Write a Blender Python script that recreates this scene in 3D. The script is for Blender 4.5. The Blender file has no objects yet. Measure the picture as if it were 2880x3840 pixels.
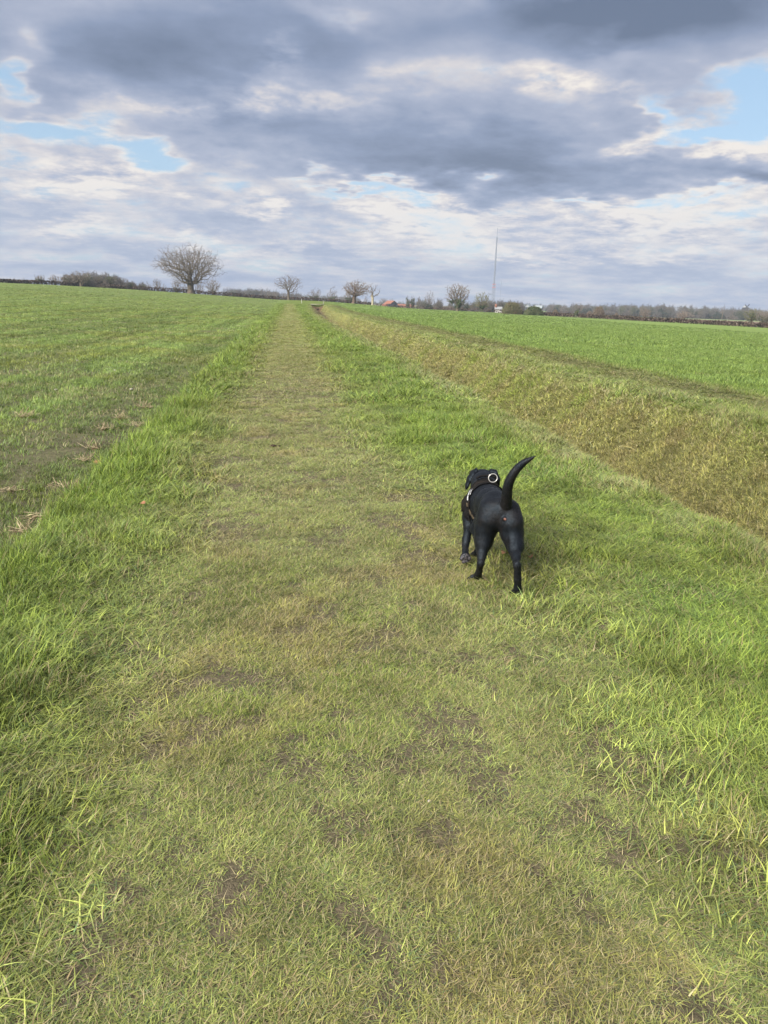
import bpy, math, random, time
import numpy as np
from mathutils import Vector, Matrix, Euler
from mathutils.bvhtree import BVHTree
T0 = time.time()
SC = bpy.context.scene
COL = SC.collection
rad = math.radians

# ------------------------------------------------------------------ camera
EYE = 1.6
YAW, PITCH, ROLL = rad(7.2776), rad(15.5453), rad(1.6)
FWD = np.array([math.sin(YAW)*math.cos(PITCH), math.cos(YAW)*math.cos(PITCH), -math.sin(PITCH)])
_R = np.array([math.cos(YAW), -math.sin(YAW), 0.]); _U = np.cross(_R, FWD)
RIGHT = _R*math.cos(ROLL)+_U*math.sin(ROLL); UP = -_R*math.sin(ROLL)+_U*math.cos(ROLL)
cam = bpy.data.cameras.new('camera'); cam_o = bpy.data.objects.new('camera', cam); COL.objects.link(cam_o)
m = Matrix.Identity(4)
for i in range(3):
    m[i][0] = RIGHT[i]; m[i][1] = UP[i]; m[i][2] = -FWD[i]
m[2][3] = EYE
cam_o.matrix_world = m
cam.sensor_fit = 'VERTICAL'; cam.sensor_height = 36.; cam.lens = 36.*2846/3840
cam.clip_start = .05; cam.clip_end = 20000
SC.camera = cam_o
def bearing(px, py=1130.):
    """world azimuth and elevation of a direction in the photograph"""
    d = FWD+RIGHT*(px-1440)/2846+UP*(1920-py)/2846; d /= np.linalg.norm(d)
    return math.atan2(d[0], d[1]), math.asin(d[2])
def spot(px, dist, py=1130.):
    a, e = bearing(px, py); return dist*math.sin(a), dist*math.cos(a)
def top_z(px, py, dist):
    a, e = bearing(px, py); return EYE+dist*math.tan(e)

# ------------------------------------------------------------------ node helper
class NT:
    def __init__(s, nt): s.t = nt; s.n = nt.nodes; s.l = nt.links
    def set(s, sock, v):
        if v is None: return
        if isinstance(v, bpy.types.NodeSocket): s.l.new(v, sock)
        else:
            try: sock.default_value = v
            except Exception:
                if hasattr(v, '__len__') and len(v) == 3: sock.default_value = (*v, 1)
                else: sock.default_value = (v, v, v)
    def node(s, typ, ins=None, **kw):
        n = s.n.new(typ)
        for k, v in kw.items(): setattr(n, k, v)
        for k, v in (ins or {}).items(): s.set(n.inputs[k], v)
        return n
    def math(s, op, a, b=None, c=None, clamp=False):
        n = s.n.new('ShaderNodeMath'); n.operation = op; n.use_clamp = clamp
        for i, v in enumerate((a, b, c)):
            if v is not None: s.set(n.inputs[i], v)
        return n.outputs[0]
    def vm(s, op, a, b=None, c=None, out=0):
        n = s.n.new('ShaderNodeVectorMath'); n.operation = op
        for i, v in enumerate((a, b, c)):
            if v is not None: s.set(n.inputs[i], v)
        return n.outputs['Value'] if out == 1 else n.outputs[0]
    def noise(s, vec, scale, detail=4., rough=.5, dist=0., out='Fac'):
        n = s.n.new('ShaderNodeTexNoise'); s.set(n.inputs['Vector'], vec)
        n.inputs['Scale'].default_value = scale; n.inputs['Detail'].default_value = detail
        n.inputs['Roughness'].default_value = rough; n.inputs['Distortion'].default_value = dist
        return n.outputs[out]
    def ramp(s, fac, stops, interp='LINEAR'):
        n = s.n.new('ShaderNodeValToRGB'); s.set(n.inputs[0], fac); cr = n.color_ramp; cr.interpolation = interp
        while len(cr.elements) < len(stops): cr.elements.new(.5)
        for e, (p, c) in zip(cr.elements, stops): e.position = p; e.color = (*c, 1) if len(c) == 3 else c
        return n.outputs[0]
    def mix(s, f, a, b, mode='MIX'):
        n = s.n.new('ShaderNodeMix'); n.data_type = 'RGBA'; n.blend_type = mode
        s.set(n.inputs[0], f); s.set(n.inputs[6], a); s.set(n.inputs[7], b); return n.outputs[2]
    def mr(s, v, a, b, c=0., d=1., smooth=True):
        n = s.n.new('ShaderNodeMapRange'); n.interpolation_type = 'SMOOTHSTEP' if smooth else 'LINEAR'
        s.set(n.inputs[0], v)
        for i, q in enumerate((a, b, c, d)): s.set(n.inputs[i+1], q)
        return n.outputs[0]
def srgb(r, g, b):
    f = lambda c: (c/255/12.92 if c/255 <= .04045 else ((c/255+.055)/1.055)**2.4)
    return (f(r), f(g), f(b))

# ------------------------------------------------------------------ world: nishita sky behind broken cloud
SUN_AZ, SUN_EL = rad(-128), rad(36)
W = bpy.data.worlds.new("World"); SC.world = W; W.use_nodes = True
W.cycles.sampling_method = 'MANUAL'; W.cycles.sample_map_resolution = 256
n = NT(W.node_tree); n.n.clear()
tc = n.node('ShaderNodeTexCoord').outputs['Generated']
d = n.vm('NORMALIZE', tc)
sp = n.node('ShaderNodeSeparateXYZ', {0: d})
zc = n.math('MAXIMUM', sp.outputs[2], 0.)
az = n.math('ARCTAN2', sp.outputs[0], sp.outputs[1]); el = n.math('ARCSINE', sp.outputs[2])
inv = n.math('DIVIDE', 1., n.math('ADD', zc, .16))
pl = n.node('ShaderNodeCombineXYZ', {0: n.math('MULTIPLY', sp.outputs[0], inv), 1: n.math('MULTIPLY', sp.outputs[1], inv)}).outputs[0]
# a copy of the cloud plane sampled slightly higher up, for the lit upper edges
inv2 = n.math('DIVIDE', 1., n.math('ADD', zc, .19))
pl2 = n.node('ShaderNodeCombineXYZ', {0: n.math('MULTIPLY', sp.outputs[0], inv2), 1: n.math('MULTIPLY', sp.outputs[1], inv2)}).outputs[0]
warp = n.noise(pl, 2.3, 4, .6, 0, 'Color')
wv = n.vm('SUBTRACT', warp, (.5, .5, .5))
AE = n.vm('ADD', n.node('ShaderNodeCombineXYZ', {0: az, 1: el}).outputs[0], n.vm('MULTIPLY', wv, (.20, .09, 0)))
def blobs(lst, start=0.):
    acc = start
    for px, py, rx, ry, amp in lst:
        a0, e0 = bearing(px, py); a1, _ = bearing(px+rx, py); _, e1 = bearing(px, py-ry)
        sx, sy = 1/abs(a1-a0), 1/abs(e1-e0)
        q = n.vm('MULTIPLY_ADD', AE, (sx, sy, 0), (-a0*sx, -e0*sy, 0))
        g = n.math('POWER', math.exp(-1.1), n.vm('DOT_PRODUCT', q, q, out=1))
        acc = n.math('MULTIPLY_ADD', g, amp, acc)
    return acc
THICK = blobs([(560, 230, 700, 230, .24), (2350, 30, 720, 170, .36), (1250, 110, 480, 150, .15), (1640, 560, 470, 120, .22),
    (1350, 650, 460, 60, .16), (2000, 640, 300, 120, .27), (1800, 740, 150, 50, .17), (2500, 640, 330, 60, .12), (2820, 690, 170, 45, .22),
    (120, 430, 170, 110, .12), (2420, 480, 150, 90, .10), (1000, 480, 300, 90, .08),
    (200, 490, 190, 62, -.36), (520, 575, 150, 40, -.34), (20, 290, 70, 90, -.30), (2840, 380, 130, 130, -.44), (2640, 495, 190, 36, -.34),
    (2470, 400, 50, 70, -.24), (1750, 662, 110, 30, -.44), (1430, 712, 210, 24, -.34), (1180, 660, 90, 26, -.24), (90, 110, 110, 90, -.20),
    (1290, 50, 120, 50, -.17), (2150, 745, 130, 16, -.22), (2300, 190, 160, 40, -.13), (2600, 740, 260, 20, -.18)])
LIGHT = blobs([(2130, 285, 260, 62, .50), (1010, 190, 110, 70, .38), (880, 310, 170, 60, .30), (480, 610, 110, 50, .42), (380, 715, 280, 46, .42),
    (950, 770, 110, 42, .52), (1560, 790, 280, 70, .52), (2430, 530, 90, 60, .42), (2780, 570, 160, 50, .50), (2400, 790, 450, 70, .46), (300, 700, 380, 90, .20), (1650, 900, 500, 60, .22), (2500, 960, 400, 40, .25), (1000, 930, 400, 40, .18),
    (2600, 880, 420, 50, .26), (1680, 860, 130, 60, .38), (1930, 960, 130, 24, .42), (240, 855, 160, 32, .34), (750, 880, 60, 26, .30),
    (560, 400, 240, 60, .22), (1100, 400, 420, 60, .24), (1500, 300, 260, 50, .16), (2250, 60, 700, 160, -.20), (600, 230, 620, 180, -.10), (1700, 560, 420, 130, -.14)])
pw = n.vm('ADD', pl, n.vm('MULTIPLY', n.vm('SUBTRACT', n.noise(pl, 3.2, 4, .62, 0, 'Color'), (.5, .5, .5)), (.42, .42, 0)))
vo = n.n.new('ShaderNodeTexVoronoi'); vo.feature = 'SMOOTH_F1'; n.set(vo.inputs['Vector'], pw); vo.inputs['Scale'].default_value = 3.0
vo.inputs['Smoothness'].default_value = .75; vo.inputs['Detail'].default_value = 1.; vo.inputs['Roughness'].default_value = .55; vo.normalize = True
puff = n.math('SUBTRACT', 1., n.math('MULTIPLY', vo.outputs['Distance'], 1.45))
na = n.noise(pl, 1.7, 7, .60, .0); pw2 = n.vm('ADD', n.vm('MULTIPLY', pl, (.75, .75, .75)), n.vm('MULTIPLY', pw, (.25, .25, .25)))
nf = n.noise(pw2, 8.5, 6, .66, .0)
base = n.math('ADD', n.math('MULTIPLY', na, .62), n.math('ADD', n.math('MULTIPLY', puff, .20), n.math('MULTIPLY', n.math('SUBTRACT', nf, .5), .42)))
dens = n.math('ADD', n.math('ADD', base, THICK), .14)
bright = n.math('ADD', n.math('MULTIPLY', LIGHT, n.math('ADD', .35, n.math('MULTIPLY', nf, 1.3))), n.math('ADD', n.math('MULTIPLY', n.math('SUBTRACT', puff, .42), .55), n.math('MULTIPLY', n.math('SUBTRACT', nf, .5), n.math('MULTIPLY_ADD', n.math('MAXIMUM', LIGHT, 0.), 3.0, n.mr(el, .10, .35, 1.6, 1.0)))))
rim = n.math('MULTIPLY', n.mr(dens, .44, .50), n.mr(dens, .50, .60, 1., 0.))
cover = n.mr(dens, .33, .57)
tone = n.math('SUBTRACT', n.math('ADD', n.mr(dens, .44, .95, .22, 1.06, False), n.math('MULTIPLY', bright, -.78)), n.math('ADD', n.math('MULTIPLY', rim, .06), n.mr(el, .06, .34, .0, 0.)), clamp=True)
EXPO = 1.25
k = 2**EXPO
C = lambda *c: tuple(v/k*10 for v in srgb(*c))
# cloud tones from sunlit cream to slate, for a Background strength of 0.1
ramp = n.ramp(tone, [(0., C(252, 243, 232)), (.16, C(226, 220, 219)), (.40, C(174, 182, 203)), (.66, C(136, 151, 180)), (1., C(94, 110, 138))])
ramp_sat = ramp
sky = n.node('ShaderNodeTexSky', sky_type='NISHITA'); sky.sun_disc = False
sky.sun_elevation = SUN_EL; sky.sun_rotation = SUN_AZ
sky.air_density = 1.0; sky.dust_density = 1.2; sky.ozone_density = 1.0
gap = n.mix(.55, n.vm('MULTIPLY', sky.outputs[0], (.7, .7, .7)), C(170, 208, 238))
low = n.mr(el, 0., .12, 1., 0.)
clouds = n.mix(n.math('MULTIPLY', low, .25), ramp_sat, C(176, 192, 222))
final = n.mix(cover, gap, clouds)
under = n.mr(sp.outputs[2], -.02, 0., 0., 1.)
final = n.mix(under, C(90, 110, 60), final)
bg = n.node('ShaderNodeBackground', {0: final, 1: .1})
out = n.node('ShaderNodeOutputWorld', {0: bg.outputs[0]})

sun = bpy.data.lights.new('sun', 'SUN'); sun.energy = 5.0; sun.angle = rad(40); sun.color = (1., .93, .82)
sun_o = bpy.data.objects.new('sun', sun); COL.objects.link(sun_o)
sd = Vector((math.sin(SUN_AZ)*math.cos(SUN_EL), math.cos(SUN_AZ)*math.cos(SUN_EL), math.sin(SUN_EL)))
sun_o.rotation_euler = sd.to_track_quat('Z', 'Y').to_euler(); sun_o.location = (-20, -20, 40)
SC.view_settings.view_transform = 'Standard'; SC.view_settings.look = 'None'
SC.view_settings.exposure = EXPO; SC.view_settings.gamma = 1.
SC.render.engine = 'CYCLES'
cy = SC.cycles
cy.max_bounces = 6; cy.diffuse_bounces = 3; cy.transmission_bounces = 3; cy.glossy_bounces = 2; cy.volume_bounces = 0
cy.transparent_max_bounces = 8; cy.use_denoising = True
cy.sample_clamp_indirect = 2.; cy.sample_clamp_direct = 8.
cy.caustics_reflective = False; cy.caustics_refractive = False

# ------------------------------------------------------------------ numpy helpers
RNG = np.random.default_rng(7)
def sm(a, b, x):
    t = np.clip((x-a)/(b-a), 0, 1); return t*t*(3-2*t)
_LAT = np.random.default_rng(3).random((256, 256))
def vn(x, y):
    xi = np.floor(x).astype(int); yi = np.floor(y).astype(int); fx = x-xi; fy = y-yi
    fx = fx*fx*(3-2*fx); fy = fy*fy*(3-2*fy)
    g = lambda i, j: _LAT[i & 255, j & 255]
    return (g(xi, yi)*(1-fx)+g(xi+1, yi)*fx)*(1-fy)+(g(xi, yi+1)*(1-fx)+g(xi+1, yi+1)*fx)*fy
def fbm(x, y, o=4):
    x = np.asarray(x, float); y = np.asarray(y, float); s = 0; a = .5; t = 0
    for i in range(o):
        s = s+a*vn(x+17.3*i, y+5.1*i); t += a; a *= .5; x = x*2.03; y = y*2.03
    return s/t
CULV = 176.
def shift(y): return 1.45*sm(85, 170, y)
def near_edge(y): return shift(y)+3.14-.5*sm(20, 60, y)+.42*(fbm(y*.45, y*0+3.3, 3)-.5)
def far_edge(y): return shift(y)+6.7-.2*sm(30, 60, y)+1.1*(fbm(y*.2, y*0+9.3, 3)-.5)
def crop_edge(y): return -1.75-.5*sm(10, 60, y)-.5*sm(60, 200, y)+.22*(fbm(y*.8, y*0+1.3, 3)-.5)
def ground_z(x, y, micro=True):
    x = np.asarray(x, float); y = np.asarray(y, float)
    z = 3.8*np.tanh(.046*np.clip(-x-4, 0, None)*sm(10, 150, y)/3.8)
    z = z-4.6*np.tanh(.021*np.clip(x-9, 0, None)/4.6)
    z = z+1.0*sm(120, 250, y)*(1-sm(5, 45, x))
    z = z-1.9*sm(262, 340, y)*(1-sm(20, 120, x))-1.0*sm(330, 600, y)
    # the ditch
    ne, fe = near_edge(y), far_edge(y); bl, br = 4.62+shift(y), 5.12+shift(y); dep = 1.38
    dn = sm(0, 1, (x-ne)/(bl-ne)); dn = .5*dn+.5*np.clip((x-ne)/(bl-ne), 0, 1)
    df = np.clip((fe-x)/(fe-br), 0, 1); df = .4*sm(0, 1, df)+.6*df**1.15
    prof = np.minimum(dn, df)
    end = 1-sm(CULV-1.2, CULV+.3, y)
    z = z-dep*prof*end
    if micro:
        w = np.exp(-np.clip(y, 0, None)/90)
        bank = (prof > .03)
        z = z+w*np.where(bank, .16, .035)*(fbm(x*1.1, y*1.1, 4)-.5)*(1-sm(.85, 1, prof))
        ce = crop_edge(y)
        verge = sm(ce-.1, ce+.25, x)*(1-sm(-1.1, -.7, x))+sm(1.35, 1.9, x)*(1-sm(ne-.1, ne+.2, x))
        z = z+w*verge*(.03+.05*(fbm(x*2.2, y*2.2, 3)-.45))
        z = z+w*.5*sm(fe-.9, fe, x)*(1-sm(fe, fe+1.0, x))*.09
        z = z-w*.05*(1-sm(ce-.3, ce+.1, x))+w*.03*(fbm(x*3, y*.8+40, 3)-.5)*(1-sm(ce-.3, ce+.1, x))
    return z
def gz(x, y): return float(ground_z(np.array([x]), np.array([y]))[0])
def terr(px, dist): x, y = spot(px, dist); return x, y, gz(x, y)

def tag(o, label=None, cat=None, group=None, kind=None):
    if label: o['label'] = label
    if cat: o['category'] = cat
    if group: o['group'] = group
    if kind: o['kind'] = kind
    return o
def np_mesh(name, V, Fq=None, Ft=None, mat=None, cols=None, smooth=False):
    me = bpy.data.meshes.new(name); V = np.asarray(V, np.float32)
    me.vertices.add(len(V)); me.vertices.foreach_set('co', V.ravel())
    li, ls, lt = [], [], []; off = 0
    for Fa, kk in ((Fq, 4), (Ft, 3)):
        if Fa is None or len(Fa) == 0: continue
        Fa = np.asarray(Fa, np.int32); li.append(Fa.ravel()); ls.append(off+np.arange(len(Fa))*kk); lt.append(np.full(len(Fa), kk)); off += Fa.size
    li = np.concatenate(li).astype(np.int32); ls = np.concatenate(ls).astype(np.int32); lt = np.concatenate(lt).astype(np.int32)
    me.loops.add(len(li)); me.loops.foreach_set('vertex_index', li)
    me.polygons.add(len(ls)); me.polygons.foreach_set('loop_start', ls); me.polygons.foreach_set('loop_total', lt)
    if smooth: me.polygons.foreach_set('use_smooth', np.ones(len(ls), bool))
    me.update(calc_edges=True)
    if cols is not None:
        at = me.color_attributes.new('Col', 'FLOAT_COLOR', 'POINT')
        c4 = np.ones((len(V), 4), np.float32); c4[:, :3] = cols; at.data.foreach_set('color', c4.ravel())
    if mat: me.materials.append(mat)
    return me
def link(name, me, parent=None, loc=None):
    o = bpy.data.objects.new(name, me); COL.objects.link(o)
    if parent: o.parent = parent
    if loc is not None: o.location = loc
    return o
def empty(name, loc, rz=0):
    o = bpy.data.objects.new(name, None); COL.objects.link(o); o.location = loc; o.rotation_euler = (0, 0, rz); o.empty_display_size = .2
    return o
def mat(name, col, rough=.8, spec=.2, bump=None, metal=0.):
    m = bpy.data.materials.new(name); m.use_nodes = True; q = NT(m.node_tree); b = q.n['Principled BSDF']
    b.inputs['Roughness'].default_value = rough; b.inputs['Specular IOR Level'].default_value = spec; b.inputs['Metallic'].default_value = metal
    if callable(col): q.set(b.inputs['Base Color'], col(q))
    else: b.inputs['Base Color'].default_value = (*col, 1)
    if bump:
        bn = q.node('ShaderNodeBump', {'Strength': bump[0], 'Distance': bump[1], 'Height': q.noise(q.node('ShaderNodeTexCoord').outputs['Object'], bump[2], 6, .65)})
        q.l.new(bn.outputs[0], b.inputs['Normal'])
    return m
def two(c1, c2, scale, lo=.35, hi=.65, detail=5):
    def f(q):
        return q.mix(q.mr(q.noise(q.node('ShaderNodeTexCoord').outputs['Object'], scale, detail, .6), lo, hi), c1, c2)
    return f
# ------------------------------------------------------------------ ground sheet
def grid_axis(lo, hi, step, far, g):
    a = list(np.arange(lo, hi+1e-6, step)); s = step; x = hi; R = []
    while x < far: s *= g; x += s; R.append(x)
    return a, R
FAR = 1650.
xa, xr = grid_axis(-4., 9.5, .10, FAR, 1.07)
_, xl = grid_axis(-4., 4., .10, FAR, 1.07)
xs = np.clip(np.array([-v for v in xl[::-1]]+xa+xr), -FAR, FAR)
ya, yr = grid_axis(-6., 9., .10, FAR, 1.017)
ys = np.clip(np.array([-500., -100, -30, -12]+ya+yr), -500, FAR)
GX, GY = np.meshgrid(xs, ys); GZ = ground_z(GX, GY)
nx, ny = len(xs), len(ys)
V = np.stack([GX, GY, GZ], -1).reshape(-1, 3)
I = (np.arange(ny-1)[:, None]*nx+np.arange(nx-1)[None]).ravel()
Q = np.stack([I, I+1, I+nx+1, I+nx], -1)

# colours shared by the soil sheet and the blades
LUSH = np.array([.148, .208, .042]); WORN = np.array([.184, .222, .070]); PALE = np.array([.240, .275, .100])
BANK = np.array([.192, .205, .072]); CROPL = np.array([.120, .172, .046]); CROPR = np.array([.150, .222, .058]); STRAW = np.array([.42, .36, .20])
BROWN = np.array([.090, .062, .040]); SOIL = (.082, .063, .052)

gm = bpy.data.materials.new('field_ground'); gm.use_nodes = True; q = NT(gm.node_tree); b = q.n['Principled BSDF']
P = q.node('ShaderNodeNewGeometry').outputs['Position']; s3 = q.node('ShaderNodeSeparateXYZ', {0: P})
shf = q.math('MULTIPLY', q.mr(s3.outputs[1], 85, 170, 0., 1.45), q.mr(s3.outputs[0], 2.2, 4.))
nz = q.noise(P, 1.3, 5, .6); xw = q.math('ADD', q.math('SUBTRACT', s3.outputs[0], shf), q.math('MULTIPLY', q.math('SUBTRACT', nz, .5), .9))
lo_, hi_ = -4., 12.
def st(x, c): return ((x-lo_)/(hi_-lo_), tuple(c))
g2 = .82
zone = q.ramp(q.math('DIVIDE', q.math('SUBTRACT', xw, lo_), hi_-lo_),
    [st(-2.5, CROPL), st(-2.1, CROPL*.9), st(-1.75, LUSH), st(-1.3, LUSH), st(-.6, WORN*.92), st(.8, WORN*.92), st(1.6, LUSH*1.05), st(2.7, LUSH*1.1), st(3.1, PALE*.85),
     st(3.5, BANK*.8), st(5.1, BROWN), st(5.6, BANK*.65), st(6.2, BANK*.9), st(6.7, PALE*.8), st(7.4, PALE*.75), st(8.0, BANK*.9), st(9.6, LUSH*.8), st(11., CROPR)])
yy = s3.outputs[1]
zone = q.mix(q.math('MULTIPLY', q.mr(yy, CULV-2.6, CULV-2.), q.math('MULTIPLY', q.mr(s3.outputs[0], 4.7, 5.), q.mr(s3.outputs[0], 7.3, 7.6, 1., 0.))), zone, tuple(BROWN))
past = q.mr(yy, CULV-.2, CULV+.4)
zone = q.mix(past, zone, q.ramp(q.math('DIVIDE', q.math('SUBTRACT', xw, lo_), hi_-lo_), [st(-2.5, CROPL), st(0, LUSH*.7), st(8, LUSH*.7), st(11, CROPR*.85)]))
# broad patchiness
big = q.noise(P, .09, 4, .6); mid = q.noise(P, .9, 5, .65); fine = q.noise(P, 14, 6, .7)
zone = q.mix(q.math('MULTIPLY', q.mr(big, .35, .65), .35), zone, q.vm('MULTIPLY', zone, (1.25, 1.05, .9)))
# drilled rows and tramlines, running along the field
row = q.noise(q.vm('MULTIPLY', P, (2.2, .05, 0)), 1., 4, .6)
far_l = q.mr(s3.outputs[0], -2.4, -3.4); far_r = q.mr(s3.outputs[0], 9.5, 12.)
inc = q.math('MAXIMUM', far_l, far_r)
zone = q.mix(q.math('MULTIPLY', inc, q.mr(row, .35, .7, .0, .35)), zone, q.vm('MULTIPLY', zone, (.72, .72, .8)))
cross = q.noise(q.vm('MULTIPLY', P, (.035, .45, 0)), 1., 5, .6)
zone = q.mix(q.math('MULTIPLY', far_l, q.mr(cross, .45, .66, 0., .42)), zone, (.115, .120, .045, 1))
zone = q.mix(q.math('MULTIPLY', far_r, q.mr(cross, .52, .66, 0., .45)), zone, (.080, .150, .030, 1))
# soil showing through
soilc = q.mix(q.mr(fine, .35, .65), (*SOIL, 1), (.13, .10, .078, 1))
pathm = q.math('MULTIPLY', q.mr(q.math('ABSOLUTE', q.math('SUBTRACT', xw, .1)), .6, 1.2, 1., 0.), q.mr(yy, 4, 26, 1., .12))
leftm = q.math('MULTIPLY', far_l, q.mr(yy, 8, 60, .9, .15))
sm_ = q.math('MAXIMUM', q.math('MULTIPLY', pathm, .9), leftm)
soilmask = q.math('MULTIPLY', q.mr(q.math('ADD', mid, q.math('MULTIPLY', sm_, .12)), .54, .68), q.mr(yy, 30, 120, 1., .2))
near = q.mr(yy, 7, 34, 1., 0.)
zone = q.mix(q.math('MULTIPLY', fine, .35), zone, q.vm('MULTIPLY', zone, (.6, .6, .6)))
colg = q.mix(q.math('MAXIMUM', q.math('MULTIPLY', soilmask, .70), q.math('MULTIPLY', near, q.math('MULTIPLY', q.mr(xw, 3.4, 3.9, .86, .12), q.mr(xw, -2.6, -1.9, .84, 1.)))), zone, soilc)
# the farmland beyond the boundary hedge
fieldn = q.node('ShaderNodeTexVoronoi', {'Vector': q.vm('MULTIPLY', P, (.0035, .0022, 0)), 'Scale': 1.}); fv = fieldn.outputs['Color']
farc = q.ramp(q.node('ShaderNodeSeparateColor', {0: fv}).outputs[0], [(0., (.13, .20, .06)), (.35, (.15, .15, .08)), (.6, (.19, .15, .10)), (.8, (.16, .21, .08)), (1., (.16, .14, .09))], 'CONSTANT')
rr = q.math('ADD', yy, q.math('MULTIPLY', s3.outputs[0], .55))
colg = q.mix(q.mr(rr, 300, 304, 0., 1.), colg, farc)
plough = q.math('MULTIPLY', q.mr(s3.outputs[0], 70, 90), q.math('MULTIPLY', q.mr(rr, 270, 272), q.mr(rr, 560, 580, 1., 0.)))
colg = q.mix(plough, colg, q.mix(q.mr(q.noise(P, .03, 4, .6), .35, .65), (.17, .125, .095, 1), (.20, .165, .115, 1)))
strip = q.math('MULTIPLY', q.mr(s3.outputs[0], 70, 90), q.math('MULTIPLY', q.mr(rr, 520, 550), q.mr(rr, 760, 780, 1., 0.)))
colg = q.mix(strip, colg, (.15, .20, .085, 1))
q.l.new(colg, b.inputs['Base Color'])
b.inputs['Roughness'].default_value = .92; b.inputs['Specular IOR Level'].default_value = .12
hgt = q.math('ADD', q.math('MULTIPLY', q.noise(P, 9, 8, .72), 1.), q.math('MULTIPLY', q.noise(P, .8, 4, .6), 2.5))
bn = q.node('ShaderNodeBump', {'Strength': .9, 'Distance': .07, 'Height': hgt}); q.l.new(bn.outputs[0], b.inputs['Normal'])
ground = link('ground', np_mesh('ground', V, Q, mat=gm, smooth=True)); tag(ground, kind='structure')

# water in the bottom of the ditch
wm = mat('ditch_water', (.10, .11, .10), .06, .9, (.25, .01, 7.))
wy = np.linspace(66, CULV-1.6, 60); wx = 4.87+shift(wy)+.10*np.sin(wy*.35)+.12*(fbm(wy*.3, wy*0+4, 2)-.5); ww = .26*np.clip(.55+1.3*(fbm(wy*.16, wy*0+8.8, 2)-.5), .1, 1)
wz = ground_z(wx, wy, False)+.045
Vw = np.concatenate([np.stack([wx-ww, wy, wz], -1), np.stack([wx+ww, wy, wz], -1)])
i = np.arange(59); water = link('water', np_mesh('water', Vw, np.stack([i, i+60, i+61, i+1], -1), mat=wm)); tag(water, kind='structure')

# ------------------------------------------------------------------ grass: tufts of real blades, instanced by one geometry-nodes object per kind
def tuft(name, nb, spread, h0, h1, w, lean, curl, segs, mt, seed, flat=0.):
    r = np.random.default_rng(seed)
    a = r.random(nb)*2*math.pi; rr_ = spread*np.sqrt(r.random(nb)); base = np.stack([rr_*np.cos(a), rr_*np.sin(a), -.006*np.ones(nb)], -1)
    H = h0+(h1-h0)*r.random(nb)**1.3; th = r.random(nb)*2*math.pi
    le = (.3+r.random(nb))*lean if not flat else flat+(1.5-flat)*r.random(nb); cu = curl*(.3+1.2*r.random(nb))
    dx, dy = np.cos(th), np.sin(th); wd = w*(.65+.7*r.random(nb)); ph = th+math.pi/2+(r.random(nb)-.5)*1.2
    wx_, wy_ = np.cos(ph), np.sin(ph)
    Vs, Cs = [], []; c1 = r.random(nb); c2 = r.random(nb)
    x = base.copy(); ang = le.copy()
    for s in range(segs+1):
        t = s/segs; half = wd*.5*(1-t**1.6) if s < segs else wd*.03
        L = np.stack([x[:, 0]-wx_*half, x[:, 1]-wy_*half, x[:, 2]], -1); R_ = np.stack([x[:, 0]+wx_*half, x[:, 1]+wy_*half, x[:, 2]], -1)
        Vs += [L, R_]; cc = np.stack([c1, c2, np.full(nb, t)], -1); Cs += [cc, cc]
        st_ = H/segs; x = x+np.stack([dx*np.sin(ang)*st_, dy*np.sin(ang)*st_, np.cos(ang)*st_], -1); ang = np.minimum(ang+cu/segs, 2.0)
        x[:, 2] = np.maximum(x[:, 2], .002)
    Vv = np.stack(Vs, 1).reshape(-1, 3); Cc = np.stack(Cs, 1).reshape(-1, 3); m_ = 2*(segs+1)
    o = (np.arange(nb)*m_)[:, None]; f = [np.stack([o[:, 0]+2*s, o[:, 0]+2*s+1, o[:, 0]+2*s+3, o[:, 0]+2*s+2], -1) for s in range(segs)]
    me = np_mesh(name, Vv, np.concatenate(f), mat=mt, cols=Cc)
    return bpy.data.objects.new(name, me)
def grass_mat(name, trans=.22):
    m_ = bpy.data.materials.new(name); m_.use_nodes = True; q = NT(m_.node_tree); q.n.clear()
    ti = q.node('ShaderNodeAttribute', attribute_name='tint', attribute_type='INSTANCER').outputs['Color']
    dr = q.node('ShaderNodeAttribute', attribute_name='dry', attribute_type='INSTANCER').outputs['Fac']
    vc = q.node('ShaderNodeSeparateColor', {0: q.node('ShaderNodeAttribute', attribute_name='Col').outputs['Color']})
    r1, r2, t = vc.outputs[0], vc.outputs[1], vc.outputs[2]
    c = q.mix(r1, q.vm('MULTIPLY', ti, (.36, .46, .56)), q.vm('MULTIPLY', ti, (1.80, 1.66, 1.5)))
    c = q.mix(q.math('MULTIPLY', q.mr(r2, 0, .12, 1., 0., False), .5), c, q.vm('MULTIPLY', ti, (.75, 1.0, 2.0)))
    isd = q.math('LESS_THAN', q.math('SUBTRACT', 1., r2), dr)
    c = q.mix(isd, c, q.mix(r1, (.22, .165, .09, 1), (.44, .40, .24, 1)))
    df = q.node('ShaderNodeBsdfDiffuse', {0: c}); tr = q.node('ShaderNodeBsdfTranslucent', {0: q.vm('MULTIPLY', c, (1.1, 1.15, .7))})
    mx = q.node('ShaderNodeMixShader', {0: trans, 1: df.outputs[0], 2: tr.outputs[0]})
    gl = q.node('ShaderNodeBsdfGlossy', {0: (1, 1, 1, 1), 1: .42}); fr = q.node('ShaderNodeFresnel', {0: 1.35})
    m2 = q.node('ShaderNodeMixShader', {0: q.math('MULTIPLY', fr.outputs[0], .07), 1: mx.outputs[0], 2: gl.outputs[0]})
    q.node('ShaderNodeOutputMaterial', {0: m2.outputs[0]}); return m_
GM = grass_mat('grass_blade')
_groups = {}
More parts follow.
